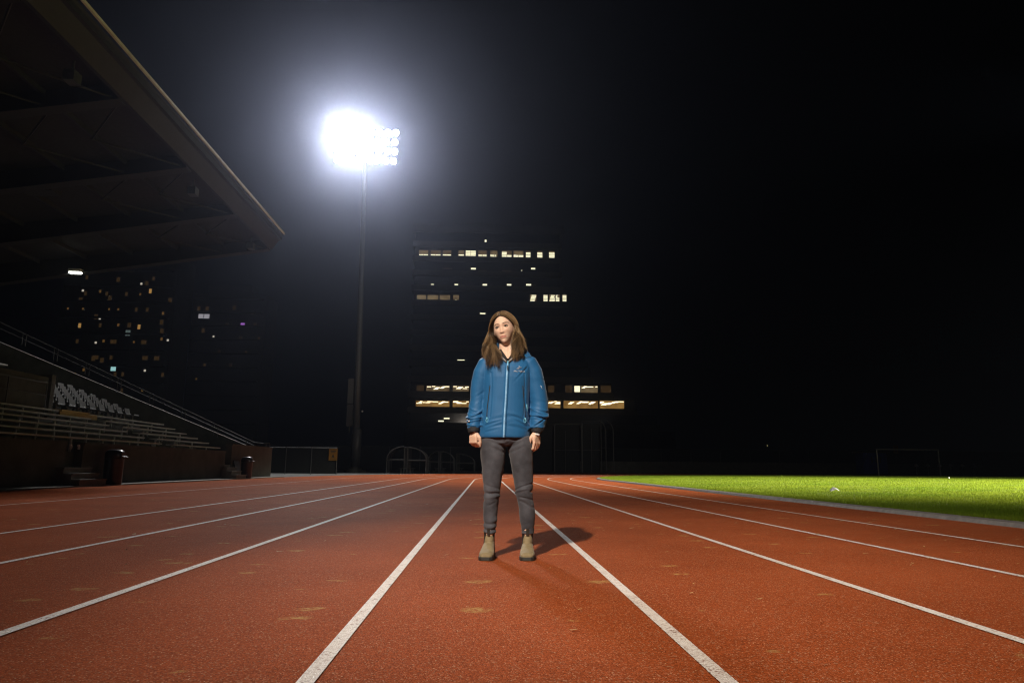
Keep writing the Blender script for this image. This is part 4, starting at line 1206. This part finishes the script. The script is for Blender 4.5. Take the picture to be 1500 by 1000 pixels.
SL = {-1: [(-0.100,0.006,1.325,.050,.060),(-0.140,0.004,1.292,.062,.068),(-0.166,0.008,1.235,.064,.070),(-0.178,0.012,1.17,.064,.069),(-0.186,0.016,1.10,.060,.066),(-0.193,0.016,1.035,.058,.064),(-0.205,0.006,0.965,.058,.062),(-0.217,-0.008,0.905,.052,.056),(-0.220,-0.018,0.868,.045,.050),(-0.220,-0.022,0.853,.041,.047)],
       1: [(0.100,0.006,1.335,.050,.060),(0.146,0.004,1.305,.064,.068),(0.178,0.008,1.245,.066,.070),(0.198,0.012,1.17,.066,.070),(0.212,0.016,1.10,.064,.068),(0.221,0.016,1.035,.062,.066),(0.221,0.006,0.965,.061,.064),(0.212,-0.008,0.905,.056,.058),(0.208,-0.018,0.870,.049,.052),(0.206,-0.022,0.856,.045,.048)]}
for s in (-1, 1):
    ell_tube(jb, [p[:3] for p in SL[s]], [(p[3], p[4]) for p in SL[s]], 32)
jm = remesh(jb, 0.0036, 6, 0.5)
P = coords(jm); NN = normals(jm); x, y, z = P[:,0], P[:,1], P[:,2]
# which vertices belong to the sleeves
def seg_dist(P, pts):
    best = np.full(len(P), 9.0); par = np.zeros(len(P))
    for i in range(len(pts)-1):
        a = np.array(pts[i][:3]); b = np.array(pts[i+1][:3]); ab = b-a
        t = np.clip(((P-a) @ ab)/(ab @ ab), 0, 1); dd = np.linalg.norm(P-(a+t[:,None]*ab), axis=1)
        m = dd < best; best[m] = dd[m]; par[m] = (i+t[m])
    return best, par
dsp = 0.0009*fnoise(P*np.array([1,1,0.7]), 20, 41, 3)
torso_edge = np.interp(z, [0.79,0.88,0.96,1.04,1.12,1.2,1.27,1.33], [0.166,0.170,0.162,0.156,0.160,0.168,0.172,0.16])
for s in (-1, 1):
    dd, par = seg_dist(P, SL[s])
    on = (dd < 0.078) & (x*s > 0.09) & (z < 1.33) & (np.abs(x+0.006) > torso_edge-0.045)
    wv = fnoise(P, 16, 50+s, 2)
    fold = np.zeros(len(P))
    frs = np.random.default_rng(60+s)
    for zc in np.concatenate([np.arange(0.865, 1.00, 0.022), np.arange(1.03, 1.09, 0.05)]):
        zc = zc + 0.006*frs.normal(); tilt = frs.normal()*0.30 - 0.25*s
        low = zc < 1.01
        amp = (0.0108 if low else 0.0014)*(0.4+0.8*frs.random())
        side = frs.normal()*0.06
        arg = z-zc-tilt*(x-s*0.205)-0.25*(y-0.0)-0.012*wv
        fold += -amp*gauss(arg, 0.0036 if low else 0.006)*(0.55+0.45*np.tanh(6*wv+side*10)) + 0.6*amp*gauss(arg-0.010, 0.006)
    dsp += np.where(on, fold + 0.0016*fnoise(P, 36, 70+s, 2)*(z < 1.2), 0)
tor = (np.abs(x+0.006) < torso_edge-0.03) & (y < 0.05)
trs = np.random.default_rng(77); wv = fnoise(P, 12, 78, 2)
fold = np.zeros(len(P))
for (zc, xc, tilt, amp, wid, ln) in ((0.875,-0.105,0.10,0.0060,0.006,0.055),(0.858,-0.06,0.16,0.0045,0.007,0.06),(0.90,0.09,-0.22,0.0055,0.007,0.055),(0.865,0.115,-0.35,0.006,0.006,0.04),(0.845,0.05,-0.10,0.004,0.008,0.07),(0.905,-0.02,0.05,0.003,0.009,0.08),
        (0.83,-0.12,0.05,0.004,0.006,0.04),(1.26,0.118,1.2,0.006,0.008,0.035)):
    arg = z-zc-tilt*(x-xc)-0.012*wv
    fold += 0.7*(-amp*gauss(arg, wid)+0.55*amp*gauss(arg-1.9*wid, 1.3*wid))*gauss(x-xc, ln)
dsp += np.where(tor, fold, 0)
# lengthwise front seams
for xs in (-0.118, 0.108):
    dsp += np.where((y < 0) & (z < 1.23) & (z > 0.93), -0.004*gauss(x-xs-0.012*np.sin((z-0.9)*7), 0.0035), 0)
set_coords(jm, P + NN*dsp[:,None])
jacket = finish(jm, "jacket", M['jacket'], woman)
bvh = BVHTree.FromPolygons([v.co[:] for v in jacket.data.vertices], [p.vertices[:] for p in jacket.data.polygons])
jp = np.array([p.center[:] for p in jacket.data.polygons])/S_; jp[:,2] += ZF
jn = np.array([p.normal[:] for p in jacket.data.polygons])
cut = ((jp[:,1] < 0.01) & (jp[:,2] > 1.300) & (np.abs(jp[:,0]-0.003) < 0.006+1.0*(jp[:,2]-1.300))) | ((jp[:,2] > 1.325) & (np.hypot(jp[:,0]-0.001, jp[:,1]-0.016) < 0.068))
_b = bmesh.new(); _b.from_mesh(jacket.data); _b.faces.ensure_lookup_table()
bmesh.ops.delete(_b, geom=[_b.faces[int(i)] for i in np.nonzero(cut)[0]], context='FACES'); _b.to_mesh(jacket.data); _b.free()
def jsurf(x, z, off=0.0):
    """point on the jacket front in unscaled person space"""
    o = Vector(T_((x, -1.0, z)))
    hit = bvh.ray_cast(o, Vector((0, 1, 0)))
    y = hit[0].y/S_ if hit[0] is not None else -0.1
    return Vector((x, y-off, z))
def ribbon(name, pts, width, off, thick, mat, parent, closed=False):
    """strip that follows the jacket front"""
    mb = MB(); V = []; F = []
    pts = [Vector((p[0], 0, p[1])) for p in pts]
    for i, p in enumerate(pts):
        t = (pts[min(i+1,len(pts)-1)]-pts[max(i-1,0)]).normalized(); sd = Vector((-t.z, 0, t.x))
        wd = width[i] if isinstance(width, (list, tuple)) else width
        c_ = jsurf(p.x, p.z)
        a = jsurf(p.x+sd.x*wd/2, p.z+sd.z*wd/2); b = jsurf(p.x-sd.x*wd/2, p.z-sd.z*wd/2)
        for q in (a, c_, b):
            q.y = min(q.y, c_.y+0.004) - off
        V += [a+Vector((0,thick+0.003,0)), a, c_+Vector((0,-thick*0.6,0)), b, b+Vector((0,thick+0.003,0))]
    for i in range(len(pts)-1):
        for k in range(4): F.append((i*5+k, (i+1)*5+k, (i+1)*5+k+1, i*5+k+1))
    mb.add(V, F)
    return part(mb, name, mat, parent)
def lerp_pts(pts, n):
    out = []
    for a, b in zip(pts, pts[1:]):
        for i in range(n): out.append((a[0]+(b[0]-a[0])*i/n, a[1]+(b[1]-a[1])*i/n))
    return out+[pts[-1]]
zl = lerp_pts([(0.002,1.292),(-0.004,1.20),(-0.010,1.05),(-0.017,0.93),(-0.021,0.799)], 14)
ribbon("zip_flap", zl, 0.030, 0.0018, 0.002, M['jacket'], jacket)
ribbon("front_zip", zl, 0.0115, 0.0042, 0.0016, M['zip'], jacket)
pull = MB(); c0_ = jsurf(0.001, 1.262, 0.010)
pull.tube([c0_+Vector((0,0,0.012)), c0_, c0_+Vector((0.001,-0.001,-0.022))], [0.003,0.0042,0.0036], 8)
part(pull, "zip_pull", M['black'], jacket)
pull = MB(); c0_ = jsurf(0.003, 1.30, 0.007)
pull.tube([c0_+Vector((0,0,0.008)), c0_+Vector((0,-0.002,-0.006)), c0_+Vector((-0.001,-0.001,-0.028))], [0.003,0.0045,0.0040], 8)
part(pull, "zip_pull", M['cord'], jacket)
for xs, sgn in ((-0.118, -1), (0.106, 1)):
    pz = lerp_pts([(xs-0.002*sgn,1.14),(xs+0.006*sgn,1.06),(xs+0.014*sgn,0.985),(xs+0.016*sgn,0.915)], 8)
    ribbon("pocket_zip", pz, 0.006, 0.0006, 0.0012, M['black'], jacket)
    a = jsurf(pz[-1][0], pz[-1][1], 0.005); cd = MB()
    dxs = -sgn
    cd.tube([a+Vector((0,0,0.016)), a+Vector((0.008*dxs,-0.003,0.006)), a+Vector((0.009*dxs,-0.003,-0.012)), a+Vector((0.002*dxs,-0.002,-0.020)), a+Vector((-0.006*dxs,-0.002,-0.008)), a+Vector((0,0,0.014))], 0.0020, 6)
    part(cd, "zip_cord", M['cord'], jacket)
a = jsurf(0.128, 0.985, 0.006); cd = MB()
cd.tube([(a.x+0.004,a.y,1.02), (a.x+0.006,a.y-0.003,0.995), (a.x+0.008,a.y-0.002,0.97)], 0.0024, 6); part(cd, "zip_cord", M['cord'], jacket)
# sleeve zip mark
sz_ = MB(); p1, p2 = jsurf(0.228, 1.150, 0.002), jsurf(0.240, 1.125, 0.002)
sz_.tube([p1, p2], 0.0016, 6); part(sz_, "sleeve_zip", M['print'], jacket)
ck = MB(); p1 = jsurf(-0.252, 0.905, 0.004); ball(ck, p1, 0.006, None, 10, 6); part(ck, "cuff_toggle", M['print'], jacket)
# chest mark: small winged-skeleton emblem over the lettering
em = MB()
bx_, bz_ = 0.078, 1.257
def js(x, z): return jsurf(bx_+x, bz_+z, 0.0022)
for pts in ([(-.014,-.002),(-.004,.004),(.008,.007),(.016,.006)], [(-.010,-.004),(0,-.001),(.010,.001)], [(.004,.006),(.000,.012),(-.006,.014)], [(.008,.007),(.006,.013),(.001,.016)], [(-.014,-.002),(-.019,-.005)], [(.016,.006),(.019,.009)]):
    em.tube([js(*p) for p in pts], 0.0011, 5)
part(em, "chest_emblem", M['print'], jacket)
fc = bpy.data.curves.new("lettering", 'FONT'); fc.body = "ARC'TERYX"; fc.size = 0.0135; fc.extrude = 0.0004; fc.align_x = 'CENTER'; fc.space_character = 1.12
fo_ = bpy.data.objects.new("tmp_text", fc); COL.objects.link(fo_)
dg = bpy.context.evaluated_depsgraph_get(); fm = bpy.data.meshes.new_from_object(fo_.evaluated_get(dg)); bpy.data.objects.remove(fo_)
Pf = coords(fm); out = np.empty_like(Pf)
for i, (px_, py_, pz_) in enumerate(Pf):
    q = jsurf(0.079+px_*1.0, 1.233+py_, 0.0024+pz_); out[i] = q
set_coords(fm, out); finish(fm, "chest_lettering", M['print'], jacket)

# collar and hood
def collar_grid(a0, a1, na, prof_fn, nt_=8):
    V, F = [], []
    for i in range(na+1):
        a = a0+(a1-a0)*i/na
        for j in range(nt_+1): V.append(prof_fn(a, j/nt_))
    w_ = nt_+1
    for i in range(na):
        for j in range(nt_): F.append((i*w_+j, (i+1)*w_+j, (i+1)*w_+j+1, i*w_+j+1))
    return V, F
def collar_pt(a, t):
    # a: 0 front .. +-pi back ; t 0 base .. 1 top edge
    f = math.cos(a)*0.5+0.5                # 1 at the front
    x = 0.082*math.sin(a)*(1-0.30*f**6)
    y = 0.018 - 0.095*math.cos(a) if math.cos(a) > 0 else 0.018-0.068*math.cos(a)
    z = 1.415 - 0.122*f**1.35
    ht = 0.050*(1-f**5)+0.008
    fl = 0.030*(f**1.1)*(1-f**8)           # front corners fall open
    ox, oy = math.sin(a), -math.cos(a)
    return (x+ox*(0.010*t+fl*t**1.5), y+oy*(0.006*t+0.25*fl*t), z+ht*t*(1-0.55*f))
def thick_sheet(V, F, th_mm, name, m_out, m_in, parent):
    me = bpy.data.meshes.new(name); me.from_pydata([tuple(v) for v in V], [], F); me.update()
    o = bpy.data.objects.new("tmp", me); COL.objects.link(o)
    me.materials.append(m_out); me.materials.append(m_in)
    sb = o.modifiers.new("b", 'SUBSURF'); sb.levels = 1; sb.render_levels = 1
    sd = o.modifiers.new("s", 'SOLIDIFY'); sd.thickness = th_mm; sd.offset = 0; sd.material_offset = 1; sd.material_offset_rim = 0
    dg = bpy.context.evaluated_depsgraph_get(); out = bpy.data.meshes.new_from_object(o.evaluated_get(dg))
    bpy.data.objects.remove(o)
    return finish(out, name, [m_out, m_in], parent)
Vc, Fc = collar_grid(-math.pi, math.pi, 72, collar_pt)
Vc2, Fc2 = collar_grid(0.10, 2*math.pi-0.10, 72, collar_pt)
thick_sheet(Vc2, [f for f in Fc2], 0.005, "collar", M['jacket'], M['lining'], jacket)
# hood lying behind the neck and over the shoulders
hb = MB()
capsule_chain(hb, [(-0.125,0.045,1.375),(-0.10,0.085,1.40),(-0.04,0.115,1.405),(0.04,0.115,1.408),(0.105,0.080,1.398),(0.140,0.040,1.368),(0.150,0.0,1.345)], [0.030,0.040,0.048,0.048,0.040,0.028,0.018], 16)
capsule_chain(hb, [(-0.06,0.125,1.34),(0.0,0.14,1.30),(0.06,0.125,1.34)], [0.05,0.055,0.05], 16)
hm2 = remesh(hb, 0.005, 4, 0.5); Pq = coords(hm2); set_coords(hm2, Pq+normals(hm2)*(0.005*fnoise(Pq, 32, 91, 3))[:,None])
finish(hm2, "hood", M['jacket'], jacket)
# folded lapels showing the grey lining, and a hood edge on her left shoulder
def lap(s):
    pts = [(0.004*s,1.298),(0.036*s,1.325),(0.070*s,1.342),(0.102*s,1.352)]
    up = [(0.008*s,1.307),(0.033*s,1.342),(0.060*s,1.364),(0.084*s,1.378)]
    V = []
    for (x1_,z1_), (x2_,z2_) in zip(pts, up):
        a = jsurf(x1_, z1_, 0.008); a.y = max(a.y, -0.112)
        b = Vector((x2_, a.y+0.014, z2_))
        V += [a, a.lerp(b, 0.5)+Vector((0,-0.005,0)), b]
    F = [(i*3+j, (i+1)*3+j, (i+1)*3+j+1, i*3+j+1) for i in range(3) for j in range(2)]
    return thick_sheet(V, F if s > 0 else [f[::-1] for f in F], 0.004, "lapel", M['lining'], M['lining'], jacket)
lap(-1); lap(1)
for s in (-1, 1):
    e_ = lerp_pts([(0.006*s,1.294),(0.038*s,1.321),(0.072*s,1.338),(0.104*s,1.348)], 6)
    ribbon("lapel_edge", e_, 0.006, 0.006, 0.003, M['black'], jacket)
e_ = lerp_pts([(0.095,1.345),(0.130,1.340),(0.165,1.345)], 6); ribbon("hood_seam", e_, 0.004, 0.002, 0.002, M['black'], jacket)
# undershirt seen in the neck opening
us = MB(); rows = []
for (zf, rx, ry, cy, tl) in ((1.22,0.120,0.106,0.004,0.0),(1.285,0.105,0.100,0.004,0.0),(1.318,0.092,0.088,0.006,0.006),(1.345,0.080,0.074,0.010,0.014),(1.370,0.068,0.066,0.016,0.026),(1.392,0.062,0.060,0.020,0.030),(1.394,0.056,0.056,0.020,0.030)):
    ring(rows, zf, 0.003, rx, ry, cy, tl, 40, 0.95)
n = 40; us.add([p for r_ in rows for p in r_], [(i*n+k, i*n+(k+1)%n, (i+1)*n+(k+1)%n, (i+1)*n+k) for i in range(len(rows)-1) for k in range(n)])
us.F = [f for f in us.F if not (lambda c: c.y < 0 and abs(c.x-0.003) < 0.95*(c.z-1.318))(sum((Vector(us.V[i]) for i in f), Vector())/len(f))]
part(us, "undershirt", M['shirt'], woman)
for s in (-1, 1):
    V = []; F = []
    for i in range(11):
        t = i/10
        a = Vector((0.003+s*0.047*t, -0.0850+0.050*t**1.2, 1.319+0.080*t)); c = Vector((0.003+s*(0.013+0.085*t), -0.1000+0.060*t, 1.300+0.074*t))
        V += [a+Vector((0,0.004,0)), a, a.lerp(c, 0.5)+Vector((0,-0.003,0)), c]
    F = [(i*4+k, (i+1)*4+k, (i+1)*4+k+1, i*4+k+1) for i in range(10) for k in range(3)]
    thick_sheet(V, F if s > 0 else [f[::-1] for f in F], 0.003, "shirt_collar", M['shirt'], M['shirt'], woman)
nk = MB()
nk.tube([(-0.038,-0.028,1.372),(-0.020,-0.043,1.354),(0.002,-0.0505,1.346),(0.022,-0.043,1.356),(0.038,-0.028,1.374)], 0.0005, 5); part(nk, "necklace", M['silver'], woman)
# cuffs and watch
for s, wr in ((-1, [(-0.220,-0.021,0.868),(-0.219,-0.024,0.846),(-0.218,-0.026,0.830)]), (1, [(0.206,-0.021,0.872),(0.202,-0.024,0.846),(0.200,-0.026,0.830)])):
    cf = MB(); ell_tube(cf, wr, [(0.040,0.044),(0.041,0.045),(0.036,0.041)], 24); 
    cm = remesh(cf, 0.004, 2); Pq = coords(cm); set_coords(cm, Pq+normals(cm)*(0.002*fnoise(Pq, 90, 95+s, 2))[:,None]); finish(cm, "cuff", M['cuff'], woman)
wb = MB(); ell_tube(wb, [(0.1985,-0.026,0.829),(0.1975,-0.026,0.818)], [(0.0265,0.031),(0.0260,0.0305)], 24)
wo = part(wb, "wristwatch", M['silver'], woman)
wd = MB(); ball(wd, (0.214,-0.048,0.822), (0.011,0.006,0.011), Matrix.Rotation(R(38),3,'Z')); part(wd, "watch_face", M['print'], wo)

# ---- hair
def hair():
    rs = np.random.default_rng(5)
    V, F, SH = [], [], []
    def strand(pts, r0, shade):
        b = len(V); m_ = len(pts)
        for i, p in enumerate(pts):
            t = (pts[min(i+1,m_-1)]-pts[max(i-1,0)]); t = t/ (np.linalg.norm(t)+1e-9)
            u = np.cross(t, (0.3,0.9,0.2)); u /= (np.linalg.norm(u)+1e-9); w_ = np.cross(t, u)
            rr = r0*(1.0 if i < m_*0.6 else 1.0-0.75*(i-m_*0.6)/(m_*0.4))
            for k in range(3):
                a = 2.0944*k; V.append(p+(u*math.cos(a)+w_*math.sin(a))*rr); SH.append(min(1.0, max(0.0, shade-0.16+0.34*i/m_)))
        for i in range(m_-1):
            for k in range(3): F.append((b+i*3+k, b+i*3+(k+1)%3, b+(i+1)*3+(k+1)%3, b+(i+1)*3+k))
    HCn = np.array(HC); Hm = np.array(HR)
    E = np.array([0.0830, 0.1010, 0.1245]); EC = np.array([0.0, 0.008, 0.004])
    def path(s, v, dep, ph1, ph2, wl, jit, end):
        """v 0 front .. 1 nape; dep 0 outer .. 1 inner layer"""
        phi = R(-47 + 130*v)          # 0 straight up, negative toward the face
        rd = np.array([0.035*s + 0.02 + 0.02*jit, math.sin(phi), math.cos(phi)])
        if v < 0.25: rd[2] += 0.0
        rd /= np.linalg.norm(rd)
        sd = np.array([s*1.0, -0.16+0.95*v, -0.10-0.05*v]); sd /= np.linalg.norm(sd)
        scale = 1.0-0.07*dep
        pts = []
        for i in range(9):
            t = i/8*(0.86+0.05*v); om = math.acos(np.clip(rd @ sd, -1, 1))
            dd = (math.sin((1-t)*om)*rd + math.sin(t*om)*sd)/math.sin(om)
            bulge = 1.0 + 0.05*math.sin(t*math.pi*0.9)*(1-dep)
            p = EC + dd*E*scale*bulge; p[0] *= 1.0+(0.24 if s < 0 else 0.16)*t**1.6*(1-dep)
            pts.append(HCn + Hm @ p)
        a0 = pts[-1].copy(); tg = a0-pts[-2]; tg /= np.linalg.norm(tg)
        n2 = 15; E1 = np.array(end)
        drop = a0[2]-E1[2]
        c1 = a0+tg*0.14*drop+np.array([-0.012*(1-dep), 0, -0.22*drop])
        c2 = E1+np.array([-0.022 if s < 0 else 0.006, 0.004, 0.42*drop])
        for i in range(1, n2+1):
            t = i/n2; u_ = 1-t
            q = u_**3*a0+3*u_*u_*t*c1+3*u_*t*t*c2+t**3*E1
            amp = 0.0200*min(1, t*1.8)*(0.6+0.4*(1-dep))
            q = q+np.array([math.sin(ph1+wl*t*6.28)*amp, math.cos(ph2+wl*t*6.28)*amp*0.8, 0])
            pts.append(q)
        return np.array(pts)
    for s in (-1, 1):
        ncl = 50
        for c_ in range(ncl):
            v = (c_+rs.random())/ncl
            dep = rs.random(); lk = rs.normal(size=3)*0.004
            base_sh = np.clip((0.16 if rs.random() < 0.55 else 0.62)+0.16*rs.normal()+0.16*(1-dep), 0, 1)
            ph1, ph2, wl = 1.3*s+9.0*v+0.5*rs.normal(), 2.0+7.0*v+0.5*rs.normal(), 1.25+0.12*rs.normal()
            # where the lock ends
            if s < 0:
                if v < 0.50:
                    tx = -0.050-0.105*(v/0.50)-0.020*rs.random(); ty = -0.134+0.022*rs.random(); tz = 1.250+0.075*rs.random()+0.05*max(0, v-0.25)
                else:
                    tx = -0.155-0.022*rs.random()+0.16*max(0, v-0.75)*2; ty = -0.085+0.36*(v-0.5); tz = 1.315+0.07*rs.random()+0.05*(v-0.5)
            else:
                if v < 0.50:
                    tx = 0.040+0.078*(v/0.50)+0.016*rs.random(); ty = -0.124+0.022*rs.random(); tz = 1.320+0.050*rs.random()
                else:
                    tx = 0.124+0.014*rs.random()-0.16*max(0, v-0.75)*2; ty = -0.07+0.36*(v-0.5); tz = 1.375+0.05*rs.random()
            tx *= 0.83; tz += 0.014*rs.normal()
            nst = 52
            if s > 0: tx *= 0.86
            for k in range(nst):
                jv = v+rs.normal()*0.010
                sp_ = 0.0030+0.003*rs.random()
                e = (tx+rs.normal()*sp_*0.9, ty+rs.normal()*sp_*0.8, tz+rs.normal()*0.016)
                d2 = np.clip(dep+0.25*rs.normal(), 0, 1)
                pts = path(s, np.clip(jv, 0, 1), d2, ph1+rs.normal()*0.13, ph2+rs.normal()*0.13, wl+0.02*rs.normal(), rs.normal(), e)
                pts[1:] += rs.normal(size=3)*0.0012
                pts[9:] += np.sin(np.linspace(0, math.pi, 15))[:,None]*rs.normal(size=3)*0.0036
                cut = 24 if rs.random() < 0.7 else rs.integers(20, 24)
                tipsh = base_sh+0.09*rs.normal()
                strand(pts[:cut], 0.00072, float(np.clip(tipsh, 0, 1)))
        # flyaways, coloured paler to paint in the backlit rim
        for k in range(260):
            v = rs.random()*0.9
            e = (s*(0.085+0.075*rs.random()), -0.11+0.15*rs.random(), 1.28+0.09*rs.random()) if s < 0 else (s*(0.060+0.070*rs.random()), -0.10+0.14*rs.random(), 1.345+0.05*rs.random())
            pts = path(s, v, -0.3*rs.random(), rs.random()*6.28, 0, 0.8+rs.random(), 0, e)
            pts += np.linspace(0,1,24)[:,None]**1.5*rs.normal(size=3)*0.006
            strand(pts[:rs.integers(14,24)], 0.0006, float(0.75+0.25*rs.random()))
    me = bpy.data.meshes.new("hair"); me.from_pydata([tuple(p) for p in V], [], F); me.update()
    at = me.attributes.new("shade", 'FLOAT', 'POINT'); at.data.foreach_set("value", np.array(SH, np.float32))
    return finish(me, "hair", M['hair'], woman)
ho = hair()
# close-lying under layer so that no scalp shows between the locks
cap = MB(); V, F = [], []
nu_, nv_ = 60, 30
for j in range(nv_+1):
    t = math.pi*0.60*j/nv_
    for k in range(nu_):
        a = 2*math.pi*k/nu_
        dx, dy, dz = math.sin(t)*math.sin(a), -math.sin(t)*math.cos(a), math.cos(t)
        p = Vector((0.0745*dx, 0.0960*dy+0.008, 0.1195*dz+0.003))
        V.append((p, dy, dz))
keep = lambda p, dy, dz: not (p.y < -0.022 and p.z < 0.088-1.3*max(0,abs(p.x)-0.030)-0.0) and not (p.z < 0.03 and p.y < -0.012)
for j in range(nv_):
    for k in range(nu_):
        ids = (j*nu_+k, (j+1)*nu_+k, (j+1)*nu_+(k+1)%nu_, j*nu_+(k+1)%nu_)
        if all(keep(*V[i]) for i in ids): F.append(ids)
cap.add([H2P(v[0]) for v in V], F)
co = part(cap, "under_hair", M['lash'], ho)

# ================================================================ light, air, render settings
def spot(name, loc, target, watts, size_deg, blend, radius, color):
    ld = bpy.data.lights.new(name, 'SPOT')
    ld.energy = watts; ld.spot_size = R(size_deg); ld.spot_blend = blend
    ld.shadow_soft_size = radius; ld.color = color
    o = link(bpy.data.objects.new(name, ld))
    o.location = loc
    o.rotation_euler = (Vector(target)-Vector(loc)).to_track_quat('-Z', 'Y').to_euler()
    return o
# the lamp bank on the mast that the photograph shows
for i, (dx, dz, wgt) in enumerate(((-2.6, 33.4, 0.9), (-2.3, 31.9, 1.0), (-2.0, 30.7, 0.6), (-1.0, 32.8, 0.8), (-0.4, 31.3, 0.7), (1.1, 31.8, 0.55))):
    spot("mast_light", (-11.9+dx, 63.1, dz), (2, 8, 0), 14000*wgt, 120, 0.5, 0.5, (1.0, 0.975, 0.955))
# the mast behind the photographer that lights the woman and the track
spot("track_light", (-3.2, -4.9, 8.85), (1.45, 5.2, 0.2), 10200, 31.5, 1.0, 0.16, (1.0, 0.86, 0.70))
spot("track_light", (-10.6, -26.0, 22.4), (-5, 17, 0), 12000, 62, 0.7, 0.4, (1.0, 0.86, 0.72))  # added weak fill for the left lanes, in line with the key
# the mast that lights the infield
spot("field_light", (62, -16, 27), (32, 13.5, 0), 2000000, 38, 0.9, 0.6, (1.0, 0.95, 0.78))
spot("far_fill_light", (58, -12, 27), (1, 66, 2), 26000, 38, 0.8, 0.6, (1.0, 0.96, 0.85))  # added weak fill on the shelters and fences at the far end

spot("gutter_fill", (60, 42, 28), (-10.3, 25, 12.1), 42000, 10, 1.0, 0.5, (0.95, 0.97, 1.0))  # narrow spot added only to brighten the roof gutter edge

w = bpy.data.worlds.new("World"); scene.world = w
w.use_nodes = True
bg = w.node_tree.nodes["Background"]
bg.inputs[0].default_value = (0.9, 0.95, 1.0, 1); bg.inputs[1].default_value = 0.0004

hz = MB().box(-330, 330, -160, 505, -1.0, 64.0)
hm_ = bpy.data.materials.new("night_haze"); hm_.use_nodes = True
nt = hm_.node_tree
for nd in list(nt.nodes):
    if nd.type != 'OUTPUT_MATERIAL': nt.nodes.remove(nd)
pv = nt.nodes.new("ShaderNodeVolumePrincipled")
pv.inputs["Color"].default_value = (0.64, 0.72, 1.0, 1)
pv.inputs["Density"].default_value = 0.00068
pv.inputs["Anisotropy"].default_value = 0.925
nt.links.new(pv.outputs[0], nt.nodes["Material Output"].inputs["Volume"])
try: hm_.cycles.homogeneous_volume = True
except Exception: pass
tag(hz.build("haze", hm_), "thin night mist glowing round the floodlight", "haze", kind="stuff")

scene.render.engine = 'CYCLES'
c = scene.cycles
c.use_denoising = True
c.denoiser = 'OPENIMAGEDENOISE'
c.denoising_input_passes = 'RGB_ALBEDO_NORMAL'
c.max_bounces = 5; c.diffuse_bounces = 2; c.glossy_bounces = 2; c.volume_bounces = 0; c.transmission_bounces = 2; c.transparent_max_bounces = 8
c.sample_clamp_indirect = 4.0
c.use_light_tree = True
c.filter_width = 1.2
vs = scene.view_settings
vs.view_transform = 'Standard'; vs.look = 'None'; vs.exposure = 0.0; vs.gamma = 1.0
